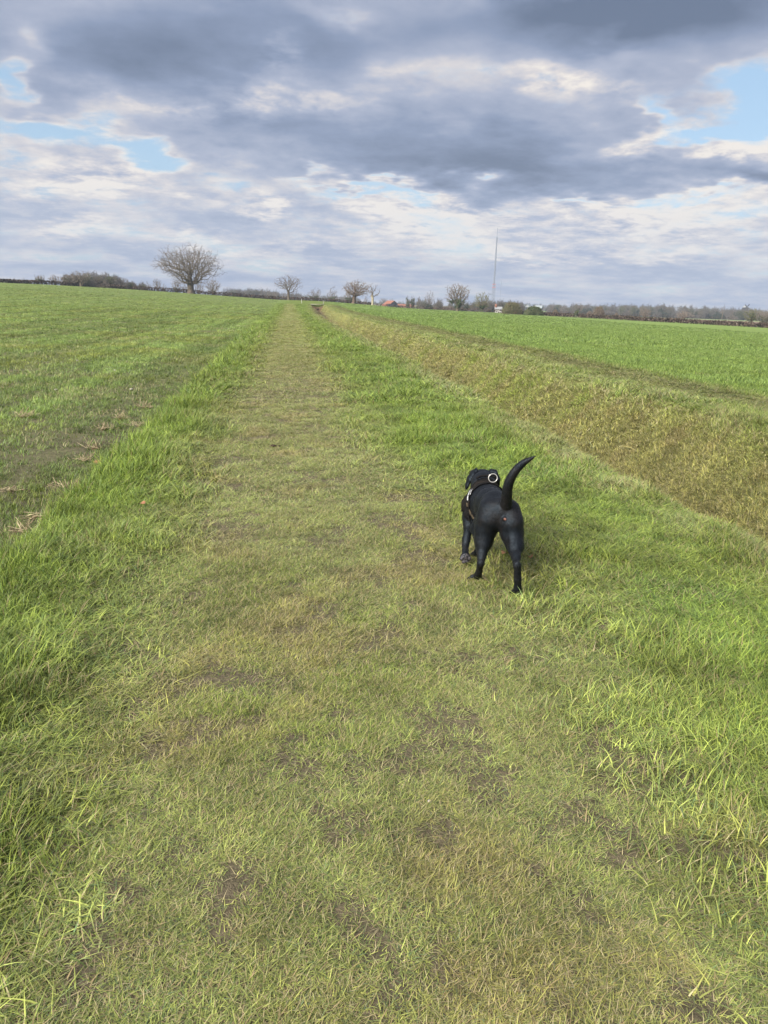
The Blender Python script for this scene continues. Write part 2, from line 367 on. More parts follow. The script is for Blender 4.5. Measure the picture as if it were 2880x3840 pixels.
def scatter(name, label, cat, pts, rot, scl, idx, tint, dry, protos):
    me = bpy.data.meshes.new(name); N = len(pts); me.vertices.add(N); me.vertices.foreach_set('co', np.asarray(pts, np.float32).ravel())
    def at(nm, typ, data, key):
        a = me.attributes.new(nm, typ, 'POINT'); a.data.foreach_set(key, np.ascontiguousarray(data).ravel())
    at('rot', 'FLOAT_VECTOR', np.asarray(rot, np.float32), 'vector'); at('scl', 'FLOAT_VECTOR', np.asarray(scl, np.float32), 'vector')
    at('idx', 'INT', np.asarray(idx, np.int32), 'value'); at('dry', 'FLOAT', np.asarray(dry, np.float32), 'value')
    t4 = np.ones((N, 4), np.float32); t4[:, :3] = tint; at('tint', 'FLOAT_COLOR', t4, 'color')
    src = bpy.data.collections.new(name+'_source')
    for i_, p_ in enumerate(protos):
        src.objects.link(p_)
    g = bpy.data.node_groups.new(name, 'GeometryNodeTree')
    g.interface.new_socket('Geometry', in_out='INPUT', socket_type='NodeSocketGeometry'); g.interface.new_socket('Geometry', in_out='OUTPUT', socket_type='NodeSocketGeometry')
    q = NT(g); gi = q.n.new('NodeGroupInput'); go = q.n.new('NodeGroupOutput')
    ci = q.node('GeometryNodeCollectionInfo', {'Collection': src, 'Separate Children': True, 'Reset Children': True})
    def na_(nm, dt):
        k_ = q.n.new('GeometryNodeInputNamedAttribute'); k_.data_type = dt; k_.inputs['Name'].default_value = nm
        return [o_ for o_ in k_.outputs if o_.enabled and o_.name == 'Attribute'][0]
    er = q.n.new('FunctionNodeEulerToRotation'); q.l.new(na_('rot', 'FLOAT_VECTOR'), er.inputs[0])
    ip = q.n.new('GeometryNodeInstanceOnPoints'); q.l.new(gi.outputs[0], ip.inputs['Points']); q.l.new(ci.outputs[0], ip.inputs['Instance'])
    ip.inputs['Pick Instance'].default_value = True
    q.l.new(na_('idx', 'INT'), ip.inputs['Instance Index']); q.l.new(er.outputs[0], ip.inputs['Rotation']); q.l.new(na_('scl', 'FLOAT_VECTOR'), ip.inputs['Scale'])
    q.l.new(ip.outputs[0], go.inputs[0])
    o = link(name, me); md = o.modifiers.new('scatter', 'NODES'); md.node_group = g
    tag(o, label, cat, kind='stuff'); return o
# protos: name order decides the index, so name them in sorted order
def protos(prefix, n_, **kw):
    return [tuft(f'{prefix}_{chr(97+i)}', seed=hash_(prefix)+i, mt=GM, **kw) for i in range(n_)]
def hash_(s): return sum(ord(c)*(i+3) for i, c in enumerate(s))
def in_view(x, y, z, pad=.10):
    P_ = np.stack([x, y, z-EYE], -1); dz = P_@FWD; u = (P_@RIGHT)/np.maximum(dz, .05)*2846/1440; v = (P_@UP)/np.maximum(dz, .05)*2846/1920
    return (dz > .3) & (np.abs(u) < 1+pad) & (np.abs(v) < 1+pad)
def ring(y0, y1, dens, fall=0., xlim=(-60, 60)):
    """random points between two depths; dens per square metre; the frame plus a margin"""
    A = (y1-y0)*(y1+y0)/2*1.35+(y1-y0)*1.2; N = int(A*dens); y = np.sqrt(RNG.random(N)*(y1**2-y0**2)+y0**2)
    x = -.42*y-.45+(1.15*y+1.0)*RNG.random(N)
    k_ = (x > xlim[0]) & (x < xlim[1]); x, y = x[k_], y[k_]
    z = ground_z(x, y); k_ = in_view(x, y, z); return x[k_], y[k_], z[k_]
def lean_rot(N, k=.12): return np.stack([(RNG.random(N)-.5)*2*k, (RNG.random(N)-.5)*2*k, RNG.random(N)*2*math.pi], -1)
def zone_of(x, y):
    """weights: path, verge, pale lip, bank, crop left, crop right"""
    w = x+.55*(fbm(x*1.3+9, y*1.3, 3)-.5)
    ce, ne, fe = crop_edge(y), near_edge(y), far_edge(y)
    pw = .95
    path = sm(-pw-.55, -pw+.45, w)*(1-sm(pw+.40*(1-sm(5, 9, y))-.5, pw+.75*(1-sm(5, 9, y))+.6, w)); cl = 1-sm(ce-.12, ce+.05, x); bank = sm(ne-.02, ne+.28, x)*(1-sm(fe-.5, fe-.05, x))
    cr = sm(fe+1.6, fe+3.2, w); lip = (sm(ne-.7, ne-.1, w)+sm(fe-.6, fe-.1, w)*(1-sm(fe+.5, fe+1.3, w)))*(1-bank)*(1-cr)
    return path, np.clip(lip, 0, 1), bank, cl, cr
def put(name, label, cat, sel, ringargs, pr, h, tintf, n_, wid=1.):
    X, Y, Z, S = [], [], [], []
    for (y0, y1, dens, sc_) in ringargs:
        x, y, z = ring(y0, y1, dens); k_ = sel(x, y); x, y, z = x[k_], y[k_], z[k_]
        X.append(x); Y.append(y); Z.append(z); S.append(np.full(len(x), sc_))
    x, y, z, s = map(np.concatenate, (X, Y, Z, S)); N = len(x)
    hs = h(x, y)*(.75+.5*RNG.random(N)); tint, dry = tintf(x, y); tint = tint*(.66+.62*RNG.random((N, 1)))*(.52+.96*fbm(x*5.5, y*5.5, 3))[:, None]
    sc = np.stack([s*wid, s*wid, hs*np.minimum(s**.4, 1.75)], -1)
    print('SCAT', name, N)
    scatter(name, label, cat, np.stack([x, y, z], -1), lean_rot(N), sc, RNG.integers(0, n_, N), tint, dry, pr)
    print(name, N)
lerp = lambda a, b, t: a*(1-t[:, None])+b*t[:, None]
def tint_main(x, y):
    path, lip, bank, cl, cr = zone_of(x, y); N = len(x)
    c = np.repeat(LUSH[None]*1.12, N, 0); v = fbm(x*.7, y*.7, 3); v2 = fbm(x*2.1+50, y*2.1, 3)
    c = lerp(c, np.array([.160, .212, .045]), sm(.5, .7, v)); c = lerp(c, np.array([.125, .205, .045]), sm(.55, .75, v2)*.6)
    pc = lerp(np.repeat(WORN[None]*1.15, N, 0), np.array([.160, .205, .046]), sm(.45, .7, v)*.8); pc = lerp(pc, np.array([.25, .235, .085]), sm(.5, .75, v2)*.7)
    pc = lerp(pc, np.array([.215, .215, .066]), sm(8, 30, y)*.38)
    c = lerp(c, pc, path*sm(-.1, .5, path+.5*v2))
    c = lerp(c, PALE*.9, lip*(.25+.60*sm(.42, .62, v2)))
    bc = lerp(np.repeat(BANK[None]*1.25, N, 0), np.array([.21, .285, .055]), sm(.45, .66, v)*.75); bc = lerp(bc, np.array([.26, .24, .10]), sm(.5, .7, v2)*.7)
    fe_ = far_edge(y); dp = 1-sm(fe_-2.2, fe_-.35, x+.9*(v2-.5)); bc = lerp(bc, np.array([.150, .125, .058]), dp*.85); c = lerp(c, bc, bank)
    c = lerp(c, lerp(np.repeat(CROPR[None], N, 0), LUSH*.8, sm(.5, .8, v)*.5), cr)
    nb_ = sm(far_edge(y)+.8, far_edge(y)+1.3, x)*(1-sm(far_edge(y)+2., far_edge(y)+3, x)); c = lerp(c, np.array([.115, .125, .04]), nb_*.7)
    dry = .04+.10*path+.20*lip+.16*bank-.05*cr+.12*sm(.6, .8, v2)
    return c, np.clip(dry, 0, 1)
notcrop = lambda x, y: (x > crop_edge(y)+.02)
def sel_short(x, y):
    path, lip, bank, cl, cr = zone_of(x, y); mud = .28*fbm(x*1.3+30, y*1.3, 3)+.72*fbm(x*6., y*6., 3)+.05*np.exp(-((x-.45)/.45)**2)
    return notcrop(x, y) & (path > RNG.random(len(x))) & ((mud < .60-.025*(1-sm(3, 5, y))) | (RNG.random(len(x)) < .20))
put('path_grass', 'short trodden olive grass of the path with bare mud showing', 'grass', sel_short,
    [(.8, 3., 5400, 1.), (3., 6., 3700, 1.2), (6., 12., 1300, 1.8), (12., 26., 190, 3.2), (26, 60, 44, 6.), (60, 176, 9, 9.)],
    protos('short', 8, nb=13, spread=.030, h0=.016, h1=.052, w=.0023, lean=1.25, curl=.5, segs=3, flat=.75), lambda x, y: .6+.9*fbm(x*4, y*4, 2), tint_main, 8)
def sel_long(x, y):
    path, lip, bank, cl, cr = zone_of(x, y); return notcrop(x, y) & (path < RNG.random(len(x))) & (cr < .5+.5*RNG.random(len(x))) & ((y < 60) | (bank < .5) | (RNG.random(len(x)) < .5)) & ~((x > 4.6+shift(y)) & (x < 5.2+shift(y)) & (y > 55)) & ~((y > CULV-3) & (x > 4))
def h_long(x, y):
    path, lip, bank, cl, cr = zone_of(x, y); cl_ = fbm(x*1.6, y*1.6, 3)
    left = 1-sm(-1.6, -.8, x); return (.45+.62*sm(.38, .68, cl_)+.48*left)*(1-.15*sm(near_edge(y)-.5, near_edge(y)-.1, x)*(1-bank))*(1-.45*sm(30, 60, y))*(1-.5*path)*(1-.35*bank)*(1-.45*sm(far_edge(y)+.7, far_edge(y)+1.6, x))
put('verge_grass', 'longer lush green grass on the verges and ditch banks', 'grass', sel_long,
    [(.8, 3., 2400, 1.), (3., 6., 1500, 1.2), (6., 12., 700, 1.7), (12., 26., 120, 3.), (26, 60, 34, 5.), (60, 176, 9, 8.)],
    protos('long', 8, nb=12, spread=.040, h0=.05, h1=.135, w=.0040, lean=.42, curl=1.25, segs=4), h_long, tint_main, 8)
def sel_crop(x, y):
    ce = crop_edge(y); soil = fbm(x*.7+11, y*.35, 4)
    r2 = np.abs((x/.8+.35*fbm(y*.12, x*0+6, 2)) % 1-.5)*2
    r_ = np.abs(((x+3.)/.16+.3*fbm(x*0, y*.3, 2)) % 1-.5)*2
    return (x < ce+.03) & (RNG.random(len(x)) < np.where(soil > .62, .45, 1.)*(.66+.34*sm(.36, .56, fbm(x*1.1+3, y*.045, 3)))*(1-.42*sm(.55, .95, r2))*(1-.45*sm(.3, .9, r_)*(1-sm(8, 20, y))))
def tint_crop(x, y):
    v = fbm(x*.5, y*.5, 3); v5 = fbm(x*1.1+3, y*.045, 3); c = lerp(np.repeat(CROPL[None]*1.25, len(x), 0), np.array([.160, .195, .048]), sm(.45, .7, v)); r2 = np.abs((x/.8+.35*fbm(y*.12, x*0+6, 2)) % 1-.5)*2; c = c*((.74+.42*sm(.35, .62, v5))*(1-.22*sm(.4, .9, r2)*(1-sm(60, 120, y))))[:, None]; return c, .04+.12*sm(.55, .7, fbm(x*1.1+4, y*1.1, 3))
put('crop_seedlings', 'thin green young cereal crop with soil showing between rows', 'crop', sel_crop,
    [(2.5, 8., 900, 1.2), (8., 16., 340, 1.7), (16., 34., 115, 2.7), (34, 80, 24, 4.6), (80, 150, 3., 10.), (150, 240, .8, 13.)],
    protos('wheat', 6, nb=8, spread=.035, h0=.035, h1=.085, w=.0034, lean=.5, curl=1.0, segs=3), lambda x, y: .95+.5*(fbm(x*.8, y*.8, 2)-.5), tint_crop, 6)
def sel_cr(x, y): return zone_of(x, y)[4] > .4
put('crop_blades', 'bright even green young cereal crop beyond the ditch', 'crop', sel_cr,
    [(8., 16., 330, 1.6), (16., 34., 120, 2.6), (34, 80, 24, 4.5), (80, 150, 3., 10.), (150, 240, .8, 13.)],
    protos('cereal', 6, nb=9, spread=.036, h0=.04, h1=.09, w=.0036, lean=.35, curl=.8, segs=3), lambda x, y: np.ones(len(x)), tint_main, 6)

def sel_bank(x, y): return zone_of(x, y)[2] > .3
put('bank_grass', 'matted olive and brown grass covering the far ditch bank', 'grass', sel_bank,
    [(3., 8., 2400, 1.15), (8., 16., 1200, 1.5), (16., 34., 330, 2.4), (34, 80, 50, 4.5)],
    protos('mat', 6, nb=11, spread=.045, h0=.04, h1=.10, w=.0034, lean=.9, curl=.9, segs=3), lambda x, y: .6+.7*fbm(x*2.5, y*2.5, 3), tint_main, 6)
# ------------------------------------------------------------------ bare winter trees: space colonisation
def grow(seed, h, w, trunk_h, crown_c, crown_rz, n_att=700, D=.35, di=4., dk=.8, lean=(0, 0), fork=0, up=.12, jit=.30, shell=.5, flat=1., drop=0.):
    """h total height, w crown width, crown centre height and vertical radius; returns nodes, parents"""
    r = np.random.default_rng(seed)
    A = r.normal(size=(n_att*3, 3)); A /= np.linalg.norm(A, axis=1)[:, None]; A *= (r.random((len(A), 1))**shell)
    lump = .62+.60*vn(np.arctan2(A[:, 1], A[:, 0])*2.2+seed, A[:, 2]*2.5+seed*.7); A *= lump[:, None]
    A = A*[w/2, w/2, crown_rz]+[lean[0], lean[1], crown_c]; A = A[A[:, 2] > trunk_h*.85+drop][:n_att]
    nodes = [np.zeros(3)]; par = [-1]; p = np.zeros(3); cur = 0
    k_ = max(2, int(trunk_h/D)); dirv = np.array([lean[0]*.25, lean[1]*.25, trunk_h]); dirv = dirv/np.linalg.norm(dirv)
    for i in range(k_):
        p = p+dirv*trunk_h/k_+r.normal(size=3)*[.03, .03, 0]*D; nodes.append(p.copy()); par.append(cur); cur = len(nodes)-1
    nodes = np.array(nodes); par = list(par)
    best = np.full(len(A), 1e9); bi = np.zeros(len(A), int); alive = np.ones(len(A), bool); new = np.arange(len(nodes))
    for it in range(170):
        a = np.where(alive)[0]
        if len(a) == 0: break
        Dm = np.linalg.norm(A[a][:, None]-nodes[new][None], axis=2); j = Dm.argmin(1); dm = Dm[np.arange(len(a)), j]; up_ = dm < best[a]
        best[a[up_]] = dm[up_]; bi[a[up_]] = new[j[up_]]
        alive &= best > dk; a = np.where(alive & (best < (di if it > 12 else 1e3)))[0]
        if len(a) == 0: break
        src = bi[a]; dv = A[a]-nodes[src]; dv /= np.linalg.norm(dv, axis=1)[:, None]
        us, inv = np.unique(src, return_inverse=True); acc = np.zeros((len(us), 3)); np.add.at(acc, inv, dv)
        acc /= np.maximum(np.linalg.norm(acc, axis=1)[:, None], 1e-6); acc += r.normal(size=acc.shape)*jit; acc[:, 2] += up
        acc /= np.linalg.norm(acc, axis=1)[:, None]
        pts = nodes[us]+acc*D; new = np.arange(len(nodes), len(nodes)+len(us)); nodes = np.concatenate([nodes, pts]); par += list(us)
        if len(nodes) > 9000: break
    return nodes, np.array(par)
def twigs(nodes, par, seed, n_per=2, L=.6, segs=2, every=1.):
    r = np.random.default_rng(seed+99); cnt = np.zeros(len(nodes), int); np.add.at(cnt, par[1:], 1)
    tips = np.where((cnt == 0) | ((cnt == 1) & (r.random(len(nodes)) < every*.35)))[0]; tips = tips[tips > 3]
    N, Pp = [nodes], [par]; off = len(nodes)
    for _ in range(n_per):
        dv = nodes[tips]-nodes[par[tips]]; dv /= np.maximum(np.linalg.norm(dv, axis=1)[:, None], 1e-6)
        base, pid = nodes[tips], tips
        for s in range(segs):
            dv = dv+r.normal(size=dv.shape)*.42; dv[:, 2] += .08; dv /= np.linalg.norm(dv, axis=1)[:, None]
            base = base+dv*L/segs*(.6+.8*r.random((len(base), 1))); N.append(base); Pp.append(pid); pid = off+np.arange(len(base)); off += len(base)
    return np.concatenate(N), np.concatenate(Pp)
def radii(nodes, par, r0, expo, rmax):
    acc = np.zeros(len(par)); cnt = np.zeros(len(par), int); np.add.at(cnt, par[1:], 1)
    acc[cnt == 0] = r0**expo
    for i in range(len(par)-1, 0, -1):
        acc[par[i]] += acc[i]
    rr_ = acc**(1/expo); s = np.minimum(1, 1)
    if rr_[0] > 0: rr_ = r0+(rr_-r0)*(rmax-r0)/(rr_[0]-r0)
    return rr_
def tubes(nodes, par, rr_, sel, k_=4):
    idx = np.where(sel)[0]; idx = idx[idx > 0]; a = nodes[par[idx]]; b_ = nodes[idx]; ra = np.minimum(rr_[par[idx]], rr_[idx]*1.25); rb = rr_[idx]
    ax = b_-a; L = np.linalg.norm(ax, axis=1)[:, None]; ax = ax/np.maximum(L, 1e-6); b_ = b_+ax*rb[:, None]*.25
    ref = np.where(np.abs(ax[:, 2:3]) < .9, [[0, 0, 1.]], [[1., 0, 0]]); u = np.cross(ax, ref); u /= np.linalg.norm(u, axis=1)[:, None]; v = np.cross(ax, u)
    Vs = []
    for c_, rc in ((a, ra), (b_, rb)):
        for j in range(k_):
            t = 2*math.pi*j/k_; Vs.append(c_+(u*math.cos(t)+v*math.sin(t))*rc[:, None])
    Vv = np.stack(Vs, 1).reshape(-1, 3); o = np.arange(len(idx))*2*k_
    f = [np.stack([o+j, o+(j+1) % k_, o+k_+(j+1) % k_, o+k_+j], -1) for j in range(k_)]
    return Vv, np.concatenate(f)
BARK = mat('oak_bark', two((.15, .125, .095), (.075, .062, .05), 2.5), .9, .1)
BARK_P = mat('pale_dead_wood', two((.33, .30, .22), (.22, .19, .13), 1.2), .9, .1)
BARK_R = mat('reddish_bark', two((.15, .11, .085), (.08, .060, .05), 2.), .9, .1)
TWIG = mat('twigs', (.17, .15, .132), .95, .05); TWIG_W = mat('warm_twigs', (.175, .145, .12), .95, .05); TWIG_G = mat('greenish_twigs', (.15, .15, .085), .95, .05)
IVY = mat('ivy_leaves', two((.035, .060, .022), (.075, .095, .04), 3.), .6, .3)
BRAMBLE = mat('bramble_leaves', two((.095, .10, .045), (.12, .085, .06), 1.3), .8, .1)
def leaf_cloud(pts, size, seed):
    r = np.random.default_rng(seed); N = len(pts); u = r.normal(size=(N, 3)); u /= np.linalg.norm(u, axis=1)[:, None]; v = np.cross(u, r.normal(size=(N, 3))); v /= np.linalg.norm(v, axis=1)[:, None]
    s = size*(.5+r.random((N, 1))); q_ = np.stack([pts-u*s-v*s*.6, pts+u*s-v*s*.6, pts+u*s+v*s*.6, pts-u*s+v*s*.6], 1).reshape(-1, 3)
    return q_, np.arange(N*4).reshape(-1, 4)
def tree(px, dist, top_py, width_px, label, seed, trunk=.22, crown_low=.30, rt=.35, mt=None, tw=None, n_att=650, group=None, leanpx=0, cat='tree', name='tree', mc=None, ivy=0, r0=.027, tl=.7, np_=2, shell=.55, jit=.5, D=None, up=.10, dk=None, expo=2.0, flare=1.35):
    x, y, z = terr(px, dist); h = top_z(px, top_py, dist)-z; w = width_px/2846*dist/math.cos(rad(9)) ; z0 = z-.12
    e = empty(name, (x, y, z0)); tag(e, label, cat, group)
    low = h*crown_low; cc = (h+low)/2; D = D or max(.26, h*.034)
    nodes, par = grow(seed, h, w, h*trunk, cc, (h-low)/2*1.04, n_att, D, max(h*.15, 1.6), dk or D*1.7, (leanpx/2846*dist, 0), jit=jit, shell=shell, up=up)
    nt_ = len(nodes); nodes, par = twigs(nodes, par, seed, np_, tl*max(.5, h/16)*1.3)
    rr_ = radii(nodes, par, r0, expo*(.93 if dist > 247 else 1), rt*(.88 if dist > 247 else 1)); hh = nodes[:, 2]; fl = hh < h*.05; rr_[fl] *= flare-(flare-1)*hh[fl]/(h*.05)
    base_ids = nodes[:, 2] <= h*trunk*1.02; base_ids[par == -1] = True
    V1, F1 = tubes(nodes, par, rr_, (rr_ > rt*.55) & (nodes[:, 2] < h*trunk*1.9), 8); V2, F2 = tubes(nodes, par, rr_, ~((rr_ > rt*.55) & (nodes[:, 2] < h*trunk*1.9)) & (rr_ > r0*1.7), 4)
    V3, F3 = tubes(nodes, par, rr_, rr_ <= r0*1.7, 3)
    link('trunk', np_mesh('trunk', V1, F1, mat=mt or BARK, smooth=True), e)
    me = np_mesh('crown', np.concatenate([V2, V3]), np.concatenate([F2, F3+len(V2)]) if True else None, mat=mc or mt or BARK); me.materials.append(tw or TWIG)
    mi = np.zeros(len(F2)+len(F3), np.int32); mi[len(F2):] = 1; me.polygons.foreach_set('material_index', mi); link('crown', me, e)
    if ivy:
        r = np.random.default_rng(seed); c_ = np.where((rr_ > rt*.16) & (nodes[:, 2] < h*ivy))[0]; c_ = c_[r.integers(0, len(c_), 1400)]
        pts = nodes[c_]+r.normal(size=(len(c_), 3))*(rr_[c_][:, None]*.8+h*.018); Vi, Fi = leaf_cloud(pts, h*.014, seed)
        link('ivy', np_mesh('ivy', Vi, Fi, mat=IVY), e)
    return e, h, nodes, rr_
t1 = time.time()
G1 = 'bare trees standing along the field edges'
tree(718, 246, 915, 254, 'large bare spreading oak with a thick pale trunk, tallest tree on the left', 11, .21, .17, .95, n_att=2700, group=G1, np_=3, r0=.012, shell=.60, jit=.62, D=.42, up=.06, dk=.68, leanpx=-4, expo=1.95, tl=.8)
tree(1082, 262, 1031, 106, 'flat-topped bare oak with forking trunk at the far end of the path', 23, .27, .33, .42, n_att=850, group=G1, r0=.018, jit=.4, up=.03)
tree(1180, 420, 1077, 62, 'small rounded bare tree in the hedge just right of the path end', 31, .22, .15, .38, n_att=420, group=G1, ivy=.5)
tree(1247, 400, 1077, 46, 'narrow bare tree in the hedge between the rounded tree and the reddish pollard', 37, .25, .12, .36, n_att=380, group=G1, ivy=.5)
tree(1326, 258, 1047, 104, 'bare pollard oak with stout reddish leaning trunk beside the dead tree', 41, .30, .28, .66, mt=BARK_R, tw=TWIG_W, n_att=850, group=G1, leanpx=10, jit=.38)
tree(1312, 292, 1086, 60, 'thinner bare tree directly behind the reddish pollard', 43, .2, .1, .3, n_att=380, group=G1, ivy=.5)
tree(1397, 250, 1063, 58, 'pale half-dead tree with a whitish trunk and few twisted limbs', 53, .34, .36, .40, mt=BARK_P, mc=BARK, n_att=70, group=G1, np_=2, jit=.5, shell=.4, D=.45, expo=1.3)
tree(1372, 520, 1110, 20, 'tiny distant round tree between the reddish pollard and the dead tree', 59, .35, .3, .3, n_att=160, group=G1)
tree(1440, 620, 1113, 42, 'wide low distant tree just left of the barn', 61, .3, .2, .4, n_att=240, group=G1)
tree(1470, 660, 1117, 24, 'small distant tree behind the barn roof', 62, .3, .2, .35, n_att=160, group=G1)
tree(1530, 400, 1108, 24, 'ivy-clad twin tree right of the barn, left stem', 67, .2, .08, .35, n_att=240, group=G1, ivy=.85)
tree(1548, 405, 1107, 22, 'ivy-clad twin tree right of the barn, right stem', 68, .2, .08, .35, n_att=240, group=G1, ivy=.85)
tree(1572, 470, 1110, 26, 'faint bare tree right behind the ivy-clad pair', 69, .25, .15, .3, n_att=200, group=G1)
tree(1610, 380, 1090, 44, 'upright bare tree with poplar-like stems midway between barn and round oak', 71, .12, .06, .28, n_att=480, group=G1, up=.5, jit=.2)
tree(1717, 252, 1061, 108, 'round-crowned bare oak standing alone left of the radio mast', 79, .20, .20, .55, n_att=1000, group=G1, tw=TWIG_W, ivy=.42, jit=.4)
tree(1809, 268, 1092, 68, 'bare fan-shaped tree close to the foot of the radio mast', 83, .2, .12, .36, n_att=600, group=G1, tw=TWIG_G, ivy=.3)
tree(800, 300, 1042, 56, 'medium bare tree in the hedge right of the big oak', 89, .22, .14, .38, n_att=520, group=G1, ivy=.3)
tree(748, 315, 1048, 40, 'slim bare tree just right of the big oak trunk', 91, .2, .1, .3, n_att=300, group=G1)
tree(665, 310, 1040, 44, 'bare tree with ivied stem under the left side of the big oak', 97, .2, .1, .32, n_att=340, group=G1, ivy=.4)
tree(693, 330, 1060, 36, 'low bare tree right behind the big oak trunk', 98, .2, .1, .3, n_att=260, group=G1)
tree(593, 310, 1041, 36, 'slender bare tree standing left of the big oak crown', 101, .25, .16, .26, n_att=300, group=G1)
tree(557, 300, 1056, 30, 'short bushy bare tree at the right end of the left wood', 103, .15, .05, .26, n_att=260, group=G1)
tree(618, 345, 1062, 26, 'low faint tree between the slender tree and the big oak', 107, .15, .1, .26, n_att=180, group=G1)
tree(148, 262, 1030, 26, 'ivied bare tree, left one of a close pair on the left field crest', 109, .15, .1, .28, n_att=300, group=G1, ivy=.6)
tree(162, 264, 1029, 26, 'ivied bare tree, right one of a close pair on the left field crest', 113, .15, .1, .28, n_att=300, group=G1, ivy=.6)
tree(200, 270, 1031, 24, 'sandy brown bare tree, left of two beyond the close pair', 127, .18, .1, .26, n_att=280, group=G1, tw=TWIG_W)
tree(214, 268, 1030, 22, 'sandy brown bare tree, right of two beyond the close pair', 131, .18, .1, .26, n_att=280, group=G1, tw=TWIG_W)
tree(236, 280, 1034, 30, 'thin bare tree just left of the left wood', 137, .2, .12, .28, n_att=260, group=G1)
tree(308, 270, 1014, 74, 'bare oak rising highest out of the left wood', 139, .24, .2, .45, n_att=700, group=G1)
tree(262, 272, 1028, 44, 'dark ivied tree at the left end of the left wood', 149, .2, .12, .4, n_att=420, group=G1, ivy=.7)
tree(25, 420, 1040, 30, 'sparse far tree at the left picture edge behind the hedge', 151, .3, .25, .25, n_att=110, group=G1)
tree(60, 440, 1043, 34, 'faint low domed tree near the left picture edge', 157, .2, .1, .4, n_att=260, group=G1)
tree(102, 400, 1040, 36, 'dark domed tree left of the close ivied pair', 163, .2, .1, .45, n_att=360, group=G1, ivy=.35)
tree(2172, 420, 1135, 32, 'dark ivied tree in the middle distance left of the long right wood', 167, .25, .2, .45, n_att=300, group=G1, ivy=.5)
tree(2425, 290, 1151, 46, 'small bushy brown tree, third from the right edge on the right hedge line', 173, .2, .15, .26, n_att=520, group=G1, tw=TWIG_W, r0=.026)
tree(2566, 262, 1163, 44, 'low bushy hawthorn on the right hedge, left of the ivied tree', 179, .15, .12, .22, n_att=480, group=G1, tw=TWIG_W, r0=.026)
tree(2830, 250, 1154, 52, 'greenish ivied tree near the right picture edge', 181, .25, .16, .30, n_att=480, group=G1, tw=TWIG_G, ivy=.75)
tree(2878, 245, 1160, 60, 'dense tree cut by the right picture edge', 191, .15, .08, .30, n_att=520, group=G1, ivy=.6, r0=.026)
tree(2716, 560, 1139, 18, 'pale oval tree top standing above the far right wood', 193, .5, .2, .3, n_att=160, group=G1)
print('trees', time.time()-t1)
# the ivied stump on the right hedge line
def ivy_stump(px, dist, top, label):
    x, y, z = terr(px, dist); h = top_z(px, top, dist)-z; e = empty('tree_stump', (x, y, z-.05)); tag(e, label, 'stump')
    nd = np.array([[0, 0, 0], [.05, 0, h*.3], [.0, 0, h*.6], [.12, 0, h*.9]]); pr = np.array([-1, 0, 1, 2]); V1, F1 = tubes(nd, pr, np.array([.3, .24, .2, .16]), np.ones(4, bool), 8)
    link('trunk', np_mesh('trunk', V1, F1, mat=BARK, smooth=True), e); r = np.random.default_rng(5)
    pts = np.stack([r.normal(size=500)*.22+.1*r.random(500), r.normal(size=500)*.22, h*r.random(500)**.7], -1); pts[:, 0] += (pts[:, 2] > h*.7)*.2
    Vi, Fi = leaf_cloud(pts, .09, 6); link('ivy', np_mesh('ivy', Vi, Fi, mat=IVY), e)
ivy_stump(2164, 222, 1164, 'ivy-covered dead stump standing up from the right hedge')

# ------------------------------------------------------------------ hedges, bushes, woods
def shrub(px, dist, top, width_px, label, seed, tw, leaf=None, nl=2500, depth=.8, name='bush', cat='bush', group=None, base=None):
    x, y, z = terr(px, dist); h = top_z(px, top, dist)-z; w = width_px/2846*dist; e = empty(name, (x, y, z-.05)); tag(e, label, cat, group); r = np.random.default_rng(seed)
    N = 900; a = r.random(N)*6.283; q0 = np.sqrt(r.random(N)); bx = q0*np.cos(a)*w*.42; by = q0*np.sin(a)*w*.42*depth
    hh = h*(1-.62*(q0**2))*(.7+.4*r.random(N)); N1 = [np.stack([bx*.75, by*.75, 0*bx], -1)]; Pp = [np.full(N, -1)]; pid = np.arange(N); cur = N1[0]; off = N
    dv = np.stack([bx*.25, by*.25, hh], -1)
    for s in range(4):
        cur = cur+dv/4+r.normal(size=cur.shape)*h*.035; N1.append(cur); Pp.append(pid); pid = off+np.arange(N); off += N
    nd = np.concatenate(N1); pr = np.concatenate(Pp); rr_ = np.repeat(np.linspace(.05, .018, 5), N)
    V1, F1 = tubes(nd, pr, rr_, pr >= 0, 3); link('stems', np_mesh('stems', V1, F1, mat=tw), e)
    if leaf:
        a = r.random(nl)*6.283; q0 = r.random(nl)**.45; zz = r.random(nl); lim = (1-.55*zz**1.6)*(.85+.3*vn(np.cos(a)*2+seed, np.sin(a)*2+zz*3))
        pts = np.stack([np.cos(a)*q0*w*.5*lim, np.sin(a)*q0*w*.5*depth*lim, h*zz*(1-.35*(q0*lim)**2)*.97], -1); Vi, Fi = leaf_cloud(pts, .10, seed); link('foliage', np_mesh('foliage', Vi, Fi, mat=leaf), e)
shrub(1922, 232, 1132, 84, 'broad olive brown bush on the right field edge, nearer the house', 3, TWIG_G, BRAMBLE, 2200, group='bushes on the right field edge')
shrub(2005, 228, 1148, 80, 'dense dark green domed bush on the right field edge in front of the sheds', 5, TWIG_G, IVY, 3800, group='bushes on the right field edge')
shrub(2086, 240, 1161, 26, 'small brown bush right of the dark green bush', 7, TWIG_W, BRAMBLE, 500, group='bushes on the right field edge')
shrub(2215, 262, 1166, 26, 'small grey-brown bush right of the ivied stump', 9, TWIG_W, None, group='bushes on the right field edge')
shrub(2250, 258, 1148, 48, 'rounded pale brown thicket right of the ivied stump', 12, TWIG_W, BRAMBLE, 1000, group='bushes on the right field edge')
shrub(2317, 240, 1174, 18, 'tiny round bush on the right hedge', 14, TWIG_W, None, group='bushes on the right field edge')
